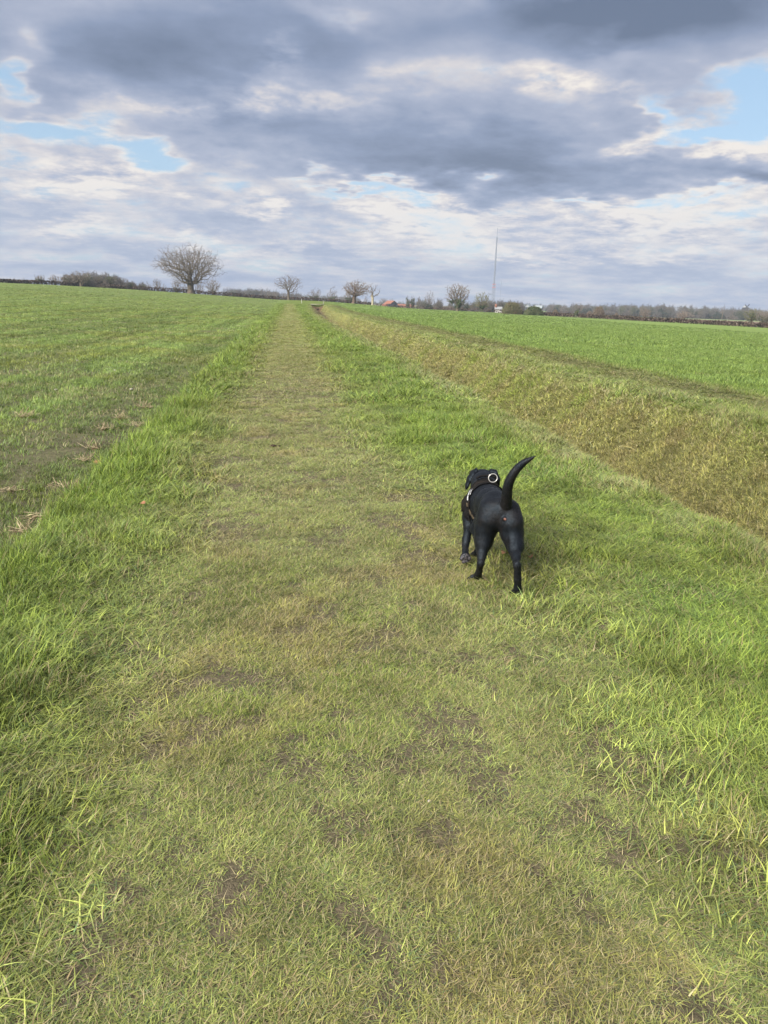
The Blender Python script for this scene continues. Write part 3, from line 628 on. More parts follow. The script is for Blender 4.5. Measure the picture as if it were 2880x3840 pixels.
HEDGE = mat('hedge_twigs', two((.085, .062, .050), (.055, .045, .036), .5), .95, .05)
HEDGE_L = mat('hedge_grass', two((.20, .20, .09), (.12, .10, .06), .3), .95, .05)
def hedge(pts, hh, th, label, seed, mt=HEDGE, dens=26, name='hedge'):
    pts = np.array(pts, float); seg = np.diff(pts, axis=0); L = np.hypot(*seg.T); cum = np.r_[0, np.cumsum(L)]; r = np.random.default_rng(seed); N = int(cum[-1]*dens)
    s = r.random(N)*cum[-1]; i_ = np.clip(np.searchsorted(cum, s)-1, 0, len(seg)-1); t = (s-cum[i_])/L[i_]; c_ = pts[i_]+seg[i_]*t[:, None]; nrm = np.stack([-seg[i_, 1], seg[i_, 0]], -1)/L[i_][:, None]
    c_ = c_+nrm*(r.random((N, 1))-.5)*th; H = hh*(.72+.4*fbm(s*.12+seed, s*0+.5, 3)+.12*r.random(N)); z = ground_z(c_[:, 0], c_[:, 1]); zz = z+H*r.random(N)**.8
    V1, F1 = leaf_cloud(np.stack([c_[:, 0], c_[:, 1], zz], -1), .16, seed)
    o0 = pts[0]; z0 = gz(*o0); V1 = V1-[o0[0], o0[1], z0]; o = link(name, np_mesh(name, V1, F1, mat=mt), loc=(o0[0], o0[1], z0)); tag(o, label, 'hedge')
pp = lambda *l: [spot(a, b_) for a, b_ in l]
hedge(pp((-200, 222), (0, 228), (150, 240)), 1.0, 1.2, 'dark hedge on the crest at the far left of the left field', 1, dens=60)
hedge(pp((150, 262), (330, 275), (600, 272), (860, 275), (1120, 278), (1400, 282)), 1.25, 1.4, 'long dark trimmed hedge behind the left field and the path end', 2, dens=60)
hedge(pp((1400, 292), (1640, 300), (1900, 290)), 1.3, 1.4, 'low dark hedge behind the middle field edge near the barn', 3, dens=26)
hedge(pp((1950, 236), (2200, 226), (2450, 212), (2700, 200), (2960, 190)), 1.05, 1.3, 'long low brown hedge closing the bright green right field', 4, dens=70)
hedge(pp((2060, 520), (2400, 540), (2760, 520)), 2.0, 2., 'dark hedge at the foot of the far right wood', 5, dens=20)
# dead grass margin in front of the right hedge
# small prototype trees for the woods
def proto_tree(nm, seed, mt, h=11, w=8, ivy=0, n_att=170):
    nodes, par = grow(seed, h, w, h*.2, h*.56, h*.44, n_att, h*.05, h*.4, h*.075, jit=.3); nodes, par = twigs(nodes, par, seed, 3, 1.2); rr_ = radii(nodes, par, .030, 2.2, .28)
    V1, F1 = tubes(nodes, par, rr_, rr_ > 0, 3)
    if ivy:
        r = np.random.default_rng(seed); ids = np.where(rr_ > .05)[0]; ids = ids[r.integers(0, len(ids), 260)]; Vi, Fi = leaf_cloud(nodes[ids]+r.normal(size=(260, 3))*.4, .22, seed); F1 = np.concatenate([F1, Fi+len(V1)]); V1 = np.concatenate([V1, Vi])
    return bpy.data.objects.new(nm, np_mesh(nm, V1, F1, mat=mt))
def proto_under(nm, seed, mt, h=4, w=7, N=900):
    r = np.random.default_rng(seed); a = r.random(N)*6.283; q0 = np.sqrt(r.random(N)); pts = np.stack([np.cos(a)*q0*w/2, np.sin(a)*q0*w/2, h*r.random(N)*(1-.6*q0**2)], -1); V1, F1 = leaf_cloud(pts, .20, seed)
    return bpy.data.objects.new(nm, np_mesh(nm, V1, F1, mat=mt))
WB = mat('wood_twigs', (.105, .098, .092), .95, .05); WG = mat('wood_green', (.085, .09, .055), .95, .05); WR = mat('wood_brown', (.125, .105, .085), .95, .05); WD = mat('wood_dark', (.040, .048, .035), .9, .05)
def wood_protos(nm):
    return [proto_tree(nm+'_a', 1, WB), proto_tree(nm+'_b', 2, WR), proto_tree(nm+'_c', 3, WB, 12, 7, 1), proto_tree(nm+'_d', 4, WG, 10, 8, 1), proto_under(nm+'_e', 5, WR), proto_under(nm+'_f', 6, WB), proto_under(nm+'_g', 7, WD, 5, 6)]
PSET = wood_protos('w')
def wood(name, label, rows, n_, seed, under=.5, cat='wood'):
    """rows: (px0, px1, dist0, dist1, top_py0, top_py1) bands"""
    r = np.random.default_rng(seed); P_, S, I_, = [], [], []
    for (p0, p1, d0, d1, t0, t1_, cnt) in rows:
        for j in range(cnt):
            u = r.random(); px = p0+(p1-p0)*u; ds = d0+(d1-d0)*r.random(); x, y = spot(px, ds); z = gz(x, y); tp = t0+(t1_-t0)*u; tz_ = top_z(px, tp, ds); H = tz_-z-max(2., .42*(tz_-z))*(1.25*fbm(np.array([px*.035]), np.array([seed*3.3]), 3)[0]-.2)*r.random()
            H = max(H, 2.); P_.append((x, y, z-.2))
            if r.random() < under: I_.append(4+int(r.random()*3)); S.append((H/8, H/8, H/7*(.6+.5*r.random())))
            else: I_.append(int(r.random()*4)); S.append((H/11*(.8+.4*r.random()),)*2+(H/11,))
    N = len(P_); rot = np.zeros((N, 3)); rot[:, 2] = r.random(N)*6.28
    scatter(name, label, cat, P_, rot, S, I_, np.ones((N, 3)), np.zeros(N), PSET)
wood('woodland', 'dense brown and ivy-dark bare wood on the left field crest', [(250, 545, 272, 300, 1018, 1056, 210), (330, 470, 275, 300, 1012, 1032, 80)], 0, 1, .45)
wood('woodland', 'brown thicket of bare trees behind the round-crowned oak', [(1570, 1960, 330, 400, 1116, 1128, 170), (1800, 1960, 340, 380, 1118, 1128, 60)], 0, 2, .55)
wood('woodland', 'blue-grey distant wood filling the horizon behind the path end', [(840, 1130, 620, 760, 1074, 1098, 200), (1100, 1350, 900, 1200, 1100, 1112, 170), (930, 1040, 640, 700, 1080, 1084, 50)], 0, 3, .5)
wood('woodland', 'long blue-grey wood along the right horizon', [(1880, 2150, 900, 1150, 1124, 1150, 190), (2060, 2500, 620, 820, 1136, 1140, 330), (2450, 2920, 600, 800, 1140, 1158, 360)], 0, 4, .5)
wood('woodland', 'faint far treeline low on the horizon in the middle', [(1330, 1620, 1150, 1450, 1124, 1128, 90), (-60, 300, 700, 900, 1066, 1076, 60)], 0, 5, .6)
# upright poplars in front of the distant wood
for i_, (px, tp, lb) in enumerate([(980, 1077, 'first poplar of the far row, on its left end'), (993, 1078, 'second poplar of the far row'), (1003, 1076, 'third poplar of the far row, next to the right end'), (1013, 1079, 'last poplar on the right end of the far row'),
                     (1027, 1080, 'lone poplar between the far row and the flat-topped oak'), (1036, 1081, 'poplar tight against the left of the flat-topped oak crown')]):
    tree(px, 560, tp, 8, 'slim bare '+lb, 300+i_, .1, .04, .3, n_att=120, group='distant poplars', name='poplar', cat='poplar', up=.8, jit=.15, r0=.035)

# ------------------------------------------------------------------ buildings
TILE = mat('clay_tiles', two((.24, .105, .070), (.18, .080, .055), 1.2), .85, .1); BLACK = mat('tarred_boards', (.028, .028, .032), .8, .1); BRICK = mat('red_brick', two((.23, .11, .075), (.17, .085, .06), 1.), .9, .1)
WHITE = mat('white_render', (.40, .40, .39), .8, .1); STEEL = mat('pale_sheeting', (.22, .25, .27), .7, .15); DOORM = mat('dark_opening', (.02, .02, .022), .7, .1); CONC = mat('concrete', two((.27, .26, .22), (.18, .17, .15), 3.), .9, .1); GREY = mat('grey_wall', (.20, .21, .22), .8, .1)
def boxm(name, x0, x1, y0, y1, z0, z1, mt, parent):
    V1 = np.array([(x, y, z) for z in (z0, z1) for y in (y0, y1) for x in (x0, x1)]); Q1 = [(0, 1, 3, 2), (4, 6, 7, 5), (0, 4, 5, 1), (2, 3, 7, 6), (0, 2, 6, 4), (1, 5, 7, 3)]
    return link(name, np_mesh(name, V1, Q1, mat=mt), parent)
def prism(name, prof, y0, y1, mt, parent):
    k_ = len(prof); V1 = np.array([(x, y0, z) for x, z in prof]+[(x, y1, z) for x, z in prof]); Q1 = [(j, (j+1) % k_, k_+(j+1) % k_, k_+j) for j in range(k_)]
    me = bpy.data.meshes.new(name); me.from_pydata([tuple(v) for v in V1], [], Q1+[tuple(range(k_))[::-1], tuple(range(k_, 2*k_))]); me.materials.append(mt); me.update(); return link(name, me, parent)
def gable(name, px, dist, w, ln, wall, ridge, rz, label, wm_, rm, cat, roof_over=.3, doors=(), wins=(), group=None, chim=None):
    x, y, z = terr(px, dist); e = empty(name, (x, y, z-.1), rz); tag(e, label, cat, group)
    prism('wall', [(-w/2, 0), (w/2, 0), (w/2, wall), (0, ridge-.12), (-w/2, wall)], -ln/2, ln/2, wm_, e)
    o_ = roof_over; s = (ridge-wall)/(w/2)
    prism('roof', [(-w/2-o_, wall-o_*s), (0, ridge), (w/2+o_, wall-o_*s), (w/2+o_, wall-o_*s+.22), (0, ridge+.25), (-w/2-o_, wall-o_*s+.22)], -ln/2-o_, ln/2+o_, rm, e)
    for (dx, dw, dh, side) in doors: boxm('door', dx-dw/2, dx+dw/2, -ln/2-.04, -ln/2+.05, 0, dh, DOORM, e)
    for (dy, z0, ww_, wh) in wins: boxm('window', -w/2-.04, -w/2+.05, dy-ww_/2, dy+ww_/2, z0, z0+wh, DOORM, e)
    if chim: boxm('chimney', -.4, .4, chim-.4, chim+.4, ridge-.6, ridge+1.3, BRICK, e)
    return e
b_ = gable('barn', 1466, 600, 6.4, 8.5, 2.9, 4.9, rad(28), 'black boarded barn with orange-red tiled roof in the middle distance', BLACK, TILE, 'barn', doors=[(0, 2.6, 2.4, 0)])
prism('lean_to', [(3.25, 0), (7.6, 0), (7.6, 1.3), (3.25, 2.2)], -3.6, 4.2, TILE, b_)
prism('side_shed', [(-5.4, 0), (-3.25, 0), (-3.25, 3.0), (-5.4, 2.3)], -1., 4., TILE, b_)
gable('outbuilding', 1520, 610, 3.6, 14, 1.4, 2.5, rad(100), 'low long red brick outbuilding right of the black barn', BRICK, TILE, 'outbuilding')
gable('house', 1871, 322, 1.8, 2.6, 1.6, 2.3, rad(80), 'small white rendered house half hidden by the thicket near the mast', WHITE, GREY, 'house', wins=[(-1, 1, .8, .8)], chim=1.1)
gable('farm_shed', 1958, 860, 6, 6, 4.5, 7.6, rad(-40), 'pale-roofed farm shed, leftmost of three behind the bushes', GREY, STEEL, 'shed', doors=[(0, 4, 4, 0)], group='farm sheds')
gable('farm_shed', 1982, 880, 5, 5, 4.2, 7.0, rad(-40), 'pale-roofed farm shed in the middle of three behind the bushes', GREY, STEEL, 'shed', doors=[(0, 4, 4, 0)], group='farm sheds')
gable('farm_shed', 2022, 800, 6, 7, 3.6, 5.8, rad(60), 'pale-roofed farm shed, rightmost and widest of three', GREY, STEEL, 'shed', doors=[(0, 4, 3.4, 0)], group='farm sheds')
# smock mill on the right horizon
x, y, z = terr(2798, 900); e = empty('windmill', (x, y, z)); tag(e, 'small dark windmill silhouette above the far right wood', 'windmill'); hm = top_z(2798, 1146, 900)-z
def cone_mesh(name, prof, k_, mt, parent, loc=(0, 0, 0)):
    V1 = []; Q1 = []
    for (r_, zz) in prof:
        for j in range(k_): t = 6.28318*j/k_; V1.append((r_*math.cos(t), r_*math.sin(t), zz))
    for i in range(len(prof)-1):
        for j in range(k_): Q1.append((i*k_+j, i*k_+(j+1) % k_, (i+1)*k_+(j+1) % k_, (i+1)*k_+j))
    me = np_mesh(name, V1, Q1, mat=mt); return link(name, me, parent, loc)
cone_mesh('tower', [(5.2, 0), (3.0, hm*.78), (2.2, hm*.85)], 8, BLACK, e); cone_mesh('cap', [(2.6, hm*.84), (2.5, hm*.9), (1.3, hm*.98), (.05, hm*1.02)], 10, GREY, e)
for a in (40, 130, 220, 310):
    o = boxm('sail', -.45, .3, -.15, .15, .6, 3.4, BLACK, e); o.location = (0, -3.4, hm*.9); o.rotation_euler = (0, rad(a), 0)
# ------------------------------------------------------------------ the radio mast, a guyed lattice
MAST = mat('galvanised_lattice', (.17, .185, .22), .6, .3); MASTR = mat('red_band', (.42, .13, .10), .6, .3)
def strut(a, b, r_):
    nd = np.array([a, b], float); return tubes(nd, np.array([-1, 0]), np.array([r_, r_]), np.ones(2, bool), 4)
def merge(lst):
    Vs, Fs, o = [], [], 0
    for v, f in lst: Vs.append(v); Fs.append(np.asarray(f)+o); o += len(v)
    return np.concatenate(Vs), np.concatenate(Fs)
def lattice(name, w0, w1, z0, z1, n_, mt, parent, rl=.20, rb=.09):
    L_ = []
    cs = [(-1, -1), (1, -1), (1, 1), (-1, 1)]
    for i in range(n_):
        a0, a1 = i/n_, (i+1)/n_; za, zb = z0+(z1-z0)*a0, z0+(z1-z0)*a1; wa, wb = (w0+(w1-w0)*a0)/2, (w0+(w1-w0)*a1)/2
        for j in range(4):
            c0, c1 = cs[j], cs[(j+1) % 4]
            L_ += [strut((c0[0]*wa, c0[1]*wa, za), (c0[0]*wb, c0[1]*wb, zb), rl), strut((c0[0]*wa, c0[1]*wa, za), (c1[0]*wb, c1[1]*wb, zb), rb), strut((c1[0]*wa, c1[1]*wa, za), (c0[0]*wb, c0[1]*wb, zb), rb)]
    V1, F1 = merge(L_); return link(name, np_mesh(name, V1, F1, mat=mt), parent)
MD = 1480.; x, y = spot(1849, MD, 1125); z = gz(x, y); e = empty('radio_mast', (x, y, z), .3); tag(e, 'tall slender guyed lattice mast rising over the right treeline', 'mast'); ht = top_z(1862, 853, MD)-z
lattice('lower_section', 4.6, 3.8, 0, ht*.28, 12, MAST, e, .28, .12); lattice('middle_section', 2.0, 1.8, ht*.28, ht*.74, 34, MAST, e, .32, .12); lattice('upper_section', 1.5, 1.3, ht*.74, ht*.885, 12, MAST, e, .26, .10)
cone_mesh('antenna', [(.5, ht*.885), (.45, ht*.99), (.05, ht)], 8, MAST, e)
for zz in (.262, .30): lattice('red_band', 4.0, 3.9, ht*(zz-.012), ht*(zz+.004), 1, MASTR, e, .34, .22)
for zz, s in ((.5, 1), (.84, 1), (.865, 1)): cone_mesh('platform', [(1.7, ht*zz), (1.7, ht*zz+.9)], 8, MAST, e)
for aa in (0, 2.09, 4.19):
    for zz in (.45, .8):
        V1, F1 = strut((0, 0, ht*zz), (70*math.cos(aa)*(zz+.3), 70*math.sin(aa)*(zz+.3), 0), .05); link('guy_wire', np_mesh('guy_wire', V1, F1, mat=MAST), e)
x, y = spot(1875, 1590, 1130); z = gz(x, y); e = empty('distant_mast', (x, y, z)); tag(e, 'very faint thin mast on the horizon right of the tall mast', 'mast'); lattice('mast_body', .5, .4, 0, top_z(1877, 1050, 1590)-z, 24, MAST, e, .05, .02)

# ------------------------------------------------------------------ small things near the culvert and on the path
def post(px, dist, hh, r_, label, mt):
    x, y, z = terr(px, dist); e = empty('marker_post', (x, y, z)); tag(e, label, 'post'); cone_mesh('post', [(r_, -.05), (r_, hh*.96), (r_*.6, hh)], 8, mt, e); cone_mesh('cap', [(r_*1.15, hh*.97), (r_*1.15, hh*1.0), (.005, hh*1.04)], 8, mt, e)
post(1131, 186, .95, .05, 'white marker post at the left end of the culvert', WHITE); post(1213, 184, .8, .07, 'short grey post at the right end of the culvert', CONC)
z0_ = gz(6.2, CULV+1.5); e = empty('culvert', (6.2, CULV+.1, z0_)); tag(e, 'concrete culvert beam bridging the far end of the ditch', 'culvert')
boxm('beam', -1.5, 1.5, -.25, .5, -.04, .09, CONC, e)
cone_mesh('pipe', [(.30, -.5), (.30, 1.2), (.24, 1.2), (.24, -.5)], 16, CONC, e, (0.05, -.9, -1.12)).rotation_euler = (rad(-90), 0, 0)
# ------------------------------------------------------------------ the dog: one continuous body from a smooth union of tapered limbs
import openvdb
t1 = time.time()
VX = .0045; O0 = np.array([.93, 3.66, -.03]); DIM = np.array([.66, 1.62, .94]); NG = (DIM/VX).astype(int)
GA = [(O0[i]+VX*np.arange(NG[i])).astype(np.float32) for i in range(3)]
SDF = np.full(NG, .06, np.float32)
def _box(pts, r_):
    lo = np.min(pts, 0)-r_-.07; hi = np.max(pts, 0)+r_+.07; i0 = np.clip(((lo-O0)/VX).astype(int), 0, NG-1); i1 = np.clip(((hi-O0)/VX).astype(int)+1, 1, NG)
    sl = tuple(slice(a, b_) for a, b_ in zip(i0, i1)); return sl, np.meshgrid(*[GA[i][sl[i]] for i in range(3)], indexing='ij')
def _smin(sl, d_, k_):
    a = SDF[sl]; h_ = np.clip(.5+.5*(a-d_)/k_, 0, 1); SDF[sl] = a*(1-h_)+d_*h_-k_*h_*(1-h_)
def _smax(sl, d_, k_):
    a = SDF[sl]; h_ = np.clip(.5-.5*(a-d_)/k_, 0, 1); SDF[sl] = a*(1-h_)+d_*h_+k_*h_*(1-h_)
def cone(a, b_, ra, rb, k_=.02, sq=(1, 1, 1), cut=False):
    """tapered capsule; sq squashes it along an axis"""
    a, b_ = np.array(a, float), np.array(b_, float); sl, (X, Y, Z) = _box([a, b_], max(ra, rb)*max(1/min(sq), 1)); iq = 1/np.array(sq, float)
    ab = (b_-a)*iq; L2 = max(float(ab@ab), 1e-9); px_, py_, pz_ = (X-a[0])*iq[0], (Y-a[1])*iq[1], (Z-a[2])*iq[2]
    t = np.clip((px_*ab[0]+py_*ab[1]+pz_*ab[2])/L2, 0, 1); d_ = np.sqrt((px_-t*ab[0])**2+(py_-t*ab[1])**2+(pz_-t*ab[2])**2)-(ra+(rb-ra)*t); d_ = d_*min(sq)
    (_smax if cut else _smin)(sl, -d_ if cut else d_, k_)
def chain(pts, k_=.02, sq=(1, 1, 1)):
    for (a, ra), (b_, rb) in zip(pts[:-1], pts[1:]): cone(a, b_, ra, rb, k_, sq)
# trunk: pelvis, loin, deep chest, shoulders
chain([((1.209, 4.15, .437), .088), ((1.212, 4.25, .440), .090), ((1.222, 4.40, .418), .092), ((1.238, 4.54, .385), .112), ((1.250, 4.68, .375), .108)], .035, (1., 1, 1.10))
cone((1.238, 4.50, .34), (1.252, 4.68, .335), .085, .085, .03)
chain([((1.252, 4.66, .44), .080), ((1.275, 4.80, .456), .076), ((1.297, 4.90, .455), .068)], .035)        # withers and neck
# head
cone((1.302, 4.93, .462), (1.312, 4.985, .452), .068, .060, .02, (1.08, 1, .95)); cone((1.318, 5.00, .448), (1.338, 5.115, .415), .042, .030, .02, (1.05, 1, .9)); cone((1.338, 5.12, .428), (1.340, 5.135, .422), .016, .014, .008)
for s in (-1, 1): cone((1.31+s*.033, 5.005, .492), (1.312+s*.035, 5.02, .488), .014, .012, .012)            # brow and eye swell
# ears: thin hanging flaps
chain([((1.248, 4.905, .525), .017), ((1.220, 4.90, .500), .021), ((1.198, 4.895, .462), .022), ((1.184, 4.885, .424), .016), ((1.178, 4.88, .406), .010)], .010, (.62, 1.5, 1))
chain([((1.352, 4.91, .518), .017), ((1.380, 4.905, .505), .022), ((1.398, 4.90, .465), .022), ((1.404, 4.895, .43), .015)], .010, (.62, 1.5, 1))
# rump and thighs
chain([((1.268, 4.14, .452), .066), ((1.267, 4.10, .395), .070), ((1.270, 4.09, .330), .066)], .030, (.92, 1.1, 1)); chain([((1.150, 4.18, .452), .064), ((1.150, 4.17, .395), .068), ((1.143, 4.18, .330), .064)], .030, (.92, 1.1, 1))
chain([((1.275, 4.16, .37), .062), ((1.286, 4.18, .31), .046)], .03); chain([((1.150, 4.25, .37), .062), ((1.122, 4.29, .30), .046)], .03)
# right hind leg, pushing off behind
chain([((1.276, 4.08, .330), .064), ((1.274, 4.02, .275), .050), ((1.260, 3.935, .240), .0235), ((1.246, 3.878, .218), .0190)], .020, (1., 1.12, 1)); chain([((1.286, 4.17, .31), .042), ((1.262, 3.98, .25), .022)], .02)
cone((1.246, 3.862, .226), (1.246, 3.865, .210), .0165, .017, .01)
chain([((1.250, 3.862, .212), .0195), ((1.260, 3.875, .130), .0190), ((1.268, 3.885, .070), .0200), ((1.272, 3.905, .040), .026)], .010, (1.08, .95, 1))
for dx, dy, r_ in ((-.024, .030, .0135), (-.009, .046, .0145), (.009, .046, .0145), (.024, .030, .0135)): chain([((1.272+dx*.8, 3.900+dy*.3, .038), .015), ((1.272+dx, 3.900+dy, .017), r_)], .006)
cone((1.272, 3.888, .050), (1.273, 3.882, .036), .013, .012, .004, (1.25, .8, 1))
# left hind leg, planted further forward
chain([((1.138, 4.18, .325), .064), ((1.130, 4.165, .262), .052), ((1.110, 4.115, .190), .0245), ((1.098, 4.085, .156), .0195)], .020, (1., 1.12, 1)); chain([((1.122, 4.28, .30), .042), ((1.110, 4.15, .21), .024)], .02)
cone((1.098, 4.074, .160), (1.098, 4.076, .148), .0160, .0165, .01)
chain([((1.098, 4.085, .150), .0190), ((1.104, 4.130, .085), .0180), ((1.106, 4.170, .040), .0235)], .010, (1.08, 1, 1))
for dx, dy in ((-.038, .018), (-.022, .040), (-.004, .046), (.013, .036)): chain([((1.102+dx*.5, 4.172+dy*.3, .034), .015), ((1.103+dx, 4.172+dy, .017), .0140)], .006)
# left fore leg, lifted and folded at the wrist so the pads face back
chain([((1.158, 4.64, .36), .060), ((1.146, 4.60, .275), .044), ((1.136, 4.575, .235), .031), ((1.118, 4.545, .150), .0225), ((1.108, 4.520, .118), .0215)], .022, (1, 1.1, 1))
chain([((1.108, 4.520, .116), .0215), ((1.100, 4.480, .098), .0190), ((1.093, 4.445, .078), .0235)], .010)
for dx, dz, r_ in ((-.025, -.004, .0125), (-.010, -.026, .0130), (.010, -.026, .0130), (.025, -.004, .0125)): chain([((1.092+dx*.7, 4.440, .078+dz*.3), .014), ((1.090+dx, 4.428, .066+dz), r_)], .0045)
cone((1.090, 4.425, .074), (1.091, 4.425, .070), .0135, .0135, .004, (1.3, .8, .9)); cone((1.104, 4.487, .118), (1.103, 4.484, .114), .0085, .008, .004)
# right fore leg, standing under the chest
chain([((1.312, 4.66, .36), .060), ((1.298, 4.63, .275), .042), ((1.282, 4.61, .235), .031), ((1.232, 4.60, .115), .0215), ((1.214, 4.60, .055), .0200), ((1.208, 4.61, .034), .024)], .020)
for dx, dy in ((-.022, .026), (-.008, .040), (.009, .040), (.023, .026)): chain([((1.208+dx*.7, 4.615+dy*.3, .030), .014), ((1.208+dx, 4.615+dy, .015), .0130)], .006)
# tail, carried high and curving to the right
TL = np.array([(1.228, 4.15, .465, .038), (1.227, 4.098, .490, .0365), (1.219, 4.062, .555, .0310), (1.212, 4.035, .615, .0285), (1.219, 4.015, .672, .0262), (1.243, 3.998, .728, .0232), (1.274, 3.985, .768, .0195), (1.304, 3.968, .794, .0120), (1.333, 3.952, .816, .0025)])
def spline(Pp, n_):
    Q_ = []
    for i in range(len(Pp)-1):
        p0, p1, p2, p3 = Pp[max(i-1, 0)], Pp[i], Pp[i+1], Pp[min(i+2, len(Pp)-1)]
        for t in np.arange(n_)/n_: Q_.append(.5*((2*p1)+(-p0+p2)*t+(2*p0-5*p1+4*p2-p3)*t*t+(-p0+3*p1-3*p2+p3)*t**3))
    return np.array(Q_+[Pp[-1]])
TS = spline(TL, 4)
for i in range(len(TS)-1): cone(TS[i, :3], TS[i+1, :3], max(TS[i, 3], .002), max(TS[i+1, 3], .002), .03 if i < 3 else .0015)
cone((1.212, 4.02, .345), (1.208, 4.02, .22), .008, .030, .03, cut=True)                                       # the cleft between the thighs
cone((1.2125, 4.052, .432), (1.2125, 4.058, .424), .011, .009, .006)
grid = openvdb.FloatGrid(.06); grid.copyFromArray(SDF); grid.transform = openvdb.createLinearTransform(voxelSize=VX)
bp, bq = grid.convertToQuads(0.)
DOG0 = Vector((1.2, 4.2, 0.)); bp = bp.astype(np.float64)+O0-np.array(DOG0)
zg = lambda x, y: gz(x, y)
dog = empty('dog', (DOG0.x, DOG0.y, -.012)); tag(dog, 'black short-haired dog walking away with its tail raised, wearing a dark harness', 'dog')
fur = bpy.data.materials.new('black_fur'); fur.use_nodes = True; q = NT(fur.node_tree); b = q.n['Principled BSDF']
Po = q.node('ShaderNodeTexCoord').outputs['Object']; so = q.node('ShaderNodeSeparateXYZ', {0: Po})
hair = q.noise(q.vm('MULTIPLY', Po, (420, 60, 160)), 1., 5, .7); blot = q.noise(Po, 14, 4, .6)
mudm = q.math('MULTIPLY', q.mr(so.outputs[2], .33, .10), q.mr(blot, .38, .62)); brn = q.math('MULTIPLY', q.mr(so.outputs[2], .20, .40), q.math('MULTIPLY', q.mr(so.outputs[1], -.02, -.10), q.mr(blot, .4, .6)))
c0 = q.mix(hair, (.0018, .0020, .0028, 1), (.0045, .005, .0068, 1)); c0 = q.mix(q.math('MULTIPLY', mudm, .35), c0, (.022, .019, .015, 1)); c0 = q.mix(q.math('MULTIPLY', brn, .3), c0, (.022, .016, .012, 1))
def near_pt(p_, r0_, r1_): return q.mr(q.vm('DISTANCE', Po, tuple(np.array(p_)-np.array(DOG0)), out=1), r0_, r1_, 1., 0.)
c0 = q.mix(near_pt((1.2125, 4.043, .431), .004, .010), c0, (.20, .095, .07, 1))
pads = q.math('MAXIMUM', near_pt((1.090, 4.41, .066), .030, .040), near_pt((1.273, 3.868, .044), .012, .019)); padf = q.math('MULTIPLY', pads, q.mr(q.noise(Po, 70, 2, .5), .40, .52))
c0 = q.mix(q.math('MULTIPLY', padf, .8), c0, (.085, .075, .080, 1))
q.l.new(c0, b.inputs['Base Color']); b.inputs['Roughness'].default_value = .52; b.inputs['Specular IOR Level'].default_value = .27
b.inputs['Specular Tint'].default_value = (.62, .80, 1, 1); b.inputs['Sheen Weight'].default_value = .012; b.inputs['Sheen Roughness'].default_value = .4; b.inputs['Sheen Tint'].default_value = (.75, .85, 1, 1)
bn = q.node('ShaderNodeBump', {'Strength': .6, 'Distance': .003, 'Height': q.math('ADD', q.math('ADD', hair, q.math('MULTIPLY', q.noise(q.vm('MULTIPLY', Po, (110, 26, 60)), 1., 4, .7), 1.6)), q.math('MULTIPLY', blot, .8))}); q.l.new(bn.outputs[0], b.inputs['Normal'])
body = link('body', np_mesh('body', bp, bq[:, ::-1], mat=fur, smooth=True), dog)
bme = body.data; BV = BVHTree.FromPolygons([tuple(v) for v in bp], [tuple(int(i) for i in f) for f in bq])
if sum(1 for p_ in bme.polygons[:4000] if p_.normal.dot(p_.center-Vector((1.24, 4.5, .40))+DOG0) > 0) < 10: pass
# short coat: fine hairs lying back along the body
r = np.random.default_rng(4); fa = bq[r.integers(0, len(bq), 26000)]; pc = bp[fa]; wts = r.random((len(fa), 4, 1)); pc = (pc*wts).sum(1)/wts.sum(1)
nn = np.cross(bp[fa[:, 2]]-bp[fa[:, 0]], bp[fa[:, 3]]-bp[fa[:, 1]]); nn /= np.maximum(np.linalg.norm(nn, axis=1)[:, None], 1e-9)
cc_ = np.array([BV.find_nearest(Vector(bp[0]))[1][:]]); sgn = np.sign(np.mean(nn[:200]*0+1)); test = BV.ray_cast(Vector(pc[0]+nn[0]*.0005), Vector(nn[0]), .5)
out_ok = np.mean([0 if BV.ray_cast(Vector(pc[i]+nn[i]*.0008), Vector(nn[i]), .10)[0] is not None else 1 for i in range(60)])
if out_ok < .5: nn = -nn
fl = np.tile(np.array([0, -.8, -.6]), (len(pc), 1)); wp = pc+np.array(DOG0); tl_ = wp[:, 2] > .50; tl_ &= wp[:, 1] < 4.1; fl[tl_] = [.35, -.1, .9]; fl[(wp[:, 2] < .33)] = [0, -.15, -1]
fl = fl-nn*(fl*nn).sum(1)[:, None]; dr_ = fl/np.maximum(np.linalg.norm(fl, axis=1)[:, None], 1e-6)+nn*.32+r.normal(size=fl.shape)*.10; dr_ /= np.linalg.norm(dr_, axis=1)[:, None]
Lh = (.009+.006*r.random((len(pc), 1)))*np.where(tl_, 1.3, 1.)[:, None]*np.where(wp[:, 2] < .06, .5, 1)[:, None]; sd_ = np.cross(dr_, nn); sd_ /= np.maximum(np.linalg.norm(sd_, axis=1)[:, None], 1e-6)
FURM = mat('fur_hairs', (.006, .0066, .008), .9, .0)
hv = np.stack([pc-sd_*.00055-nn*.001, pc+sd_*.00055-nn*.001, pc+dr_*Lh], 1).reshape(-1, 3)
link('fur', np_mesh('fur', hv, Ft=np.arange(len(hv)).reshape(-1, 3), mat=FURM), dog)
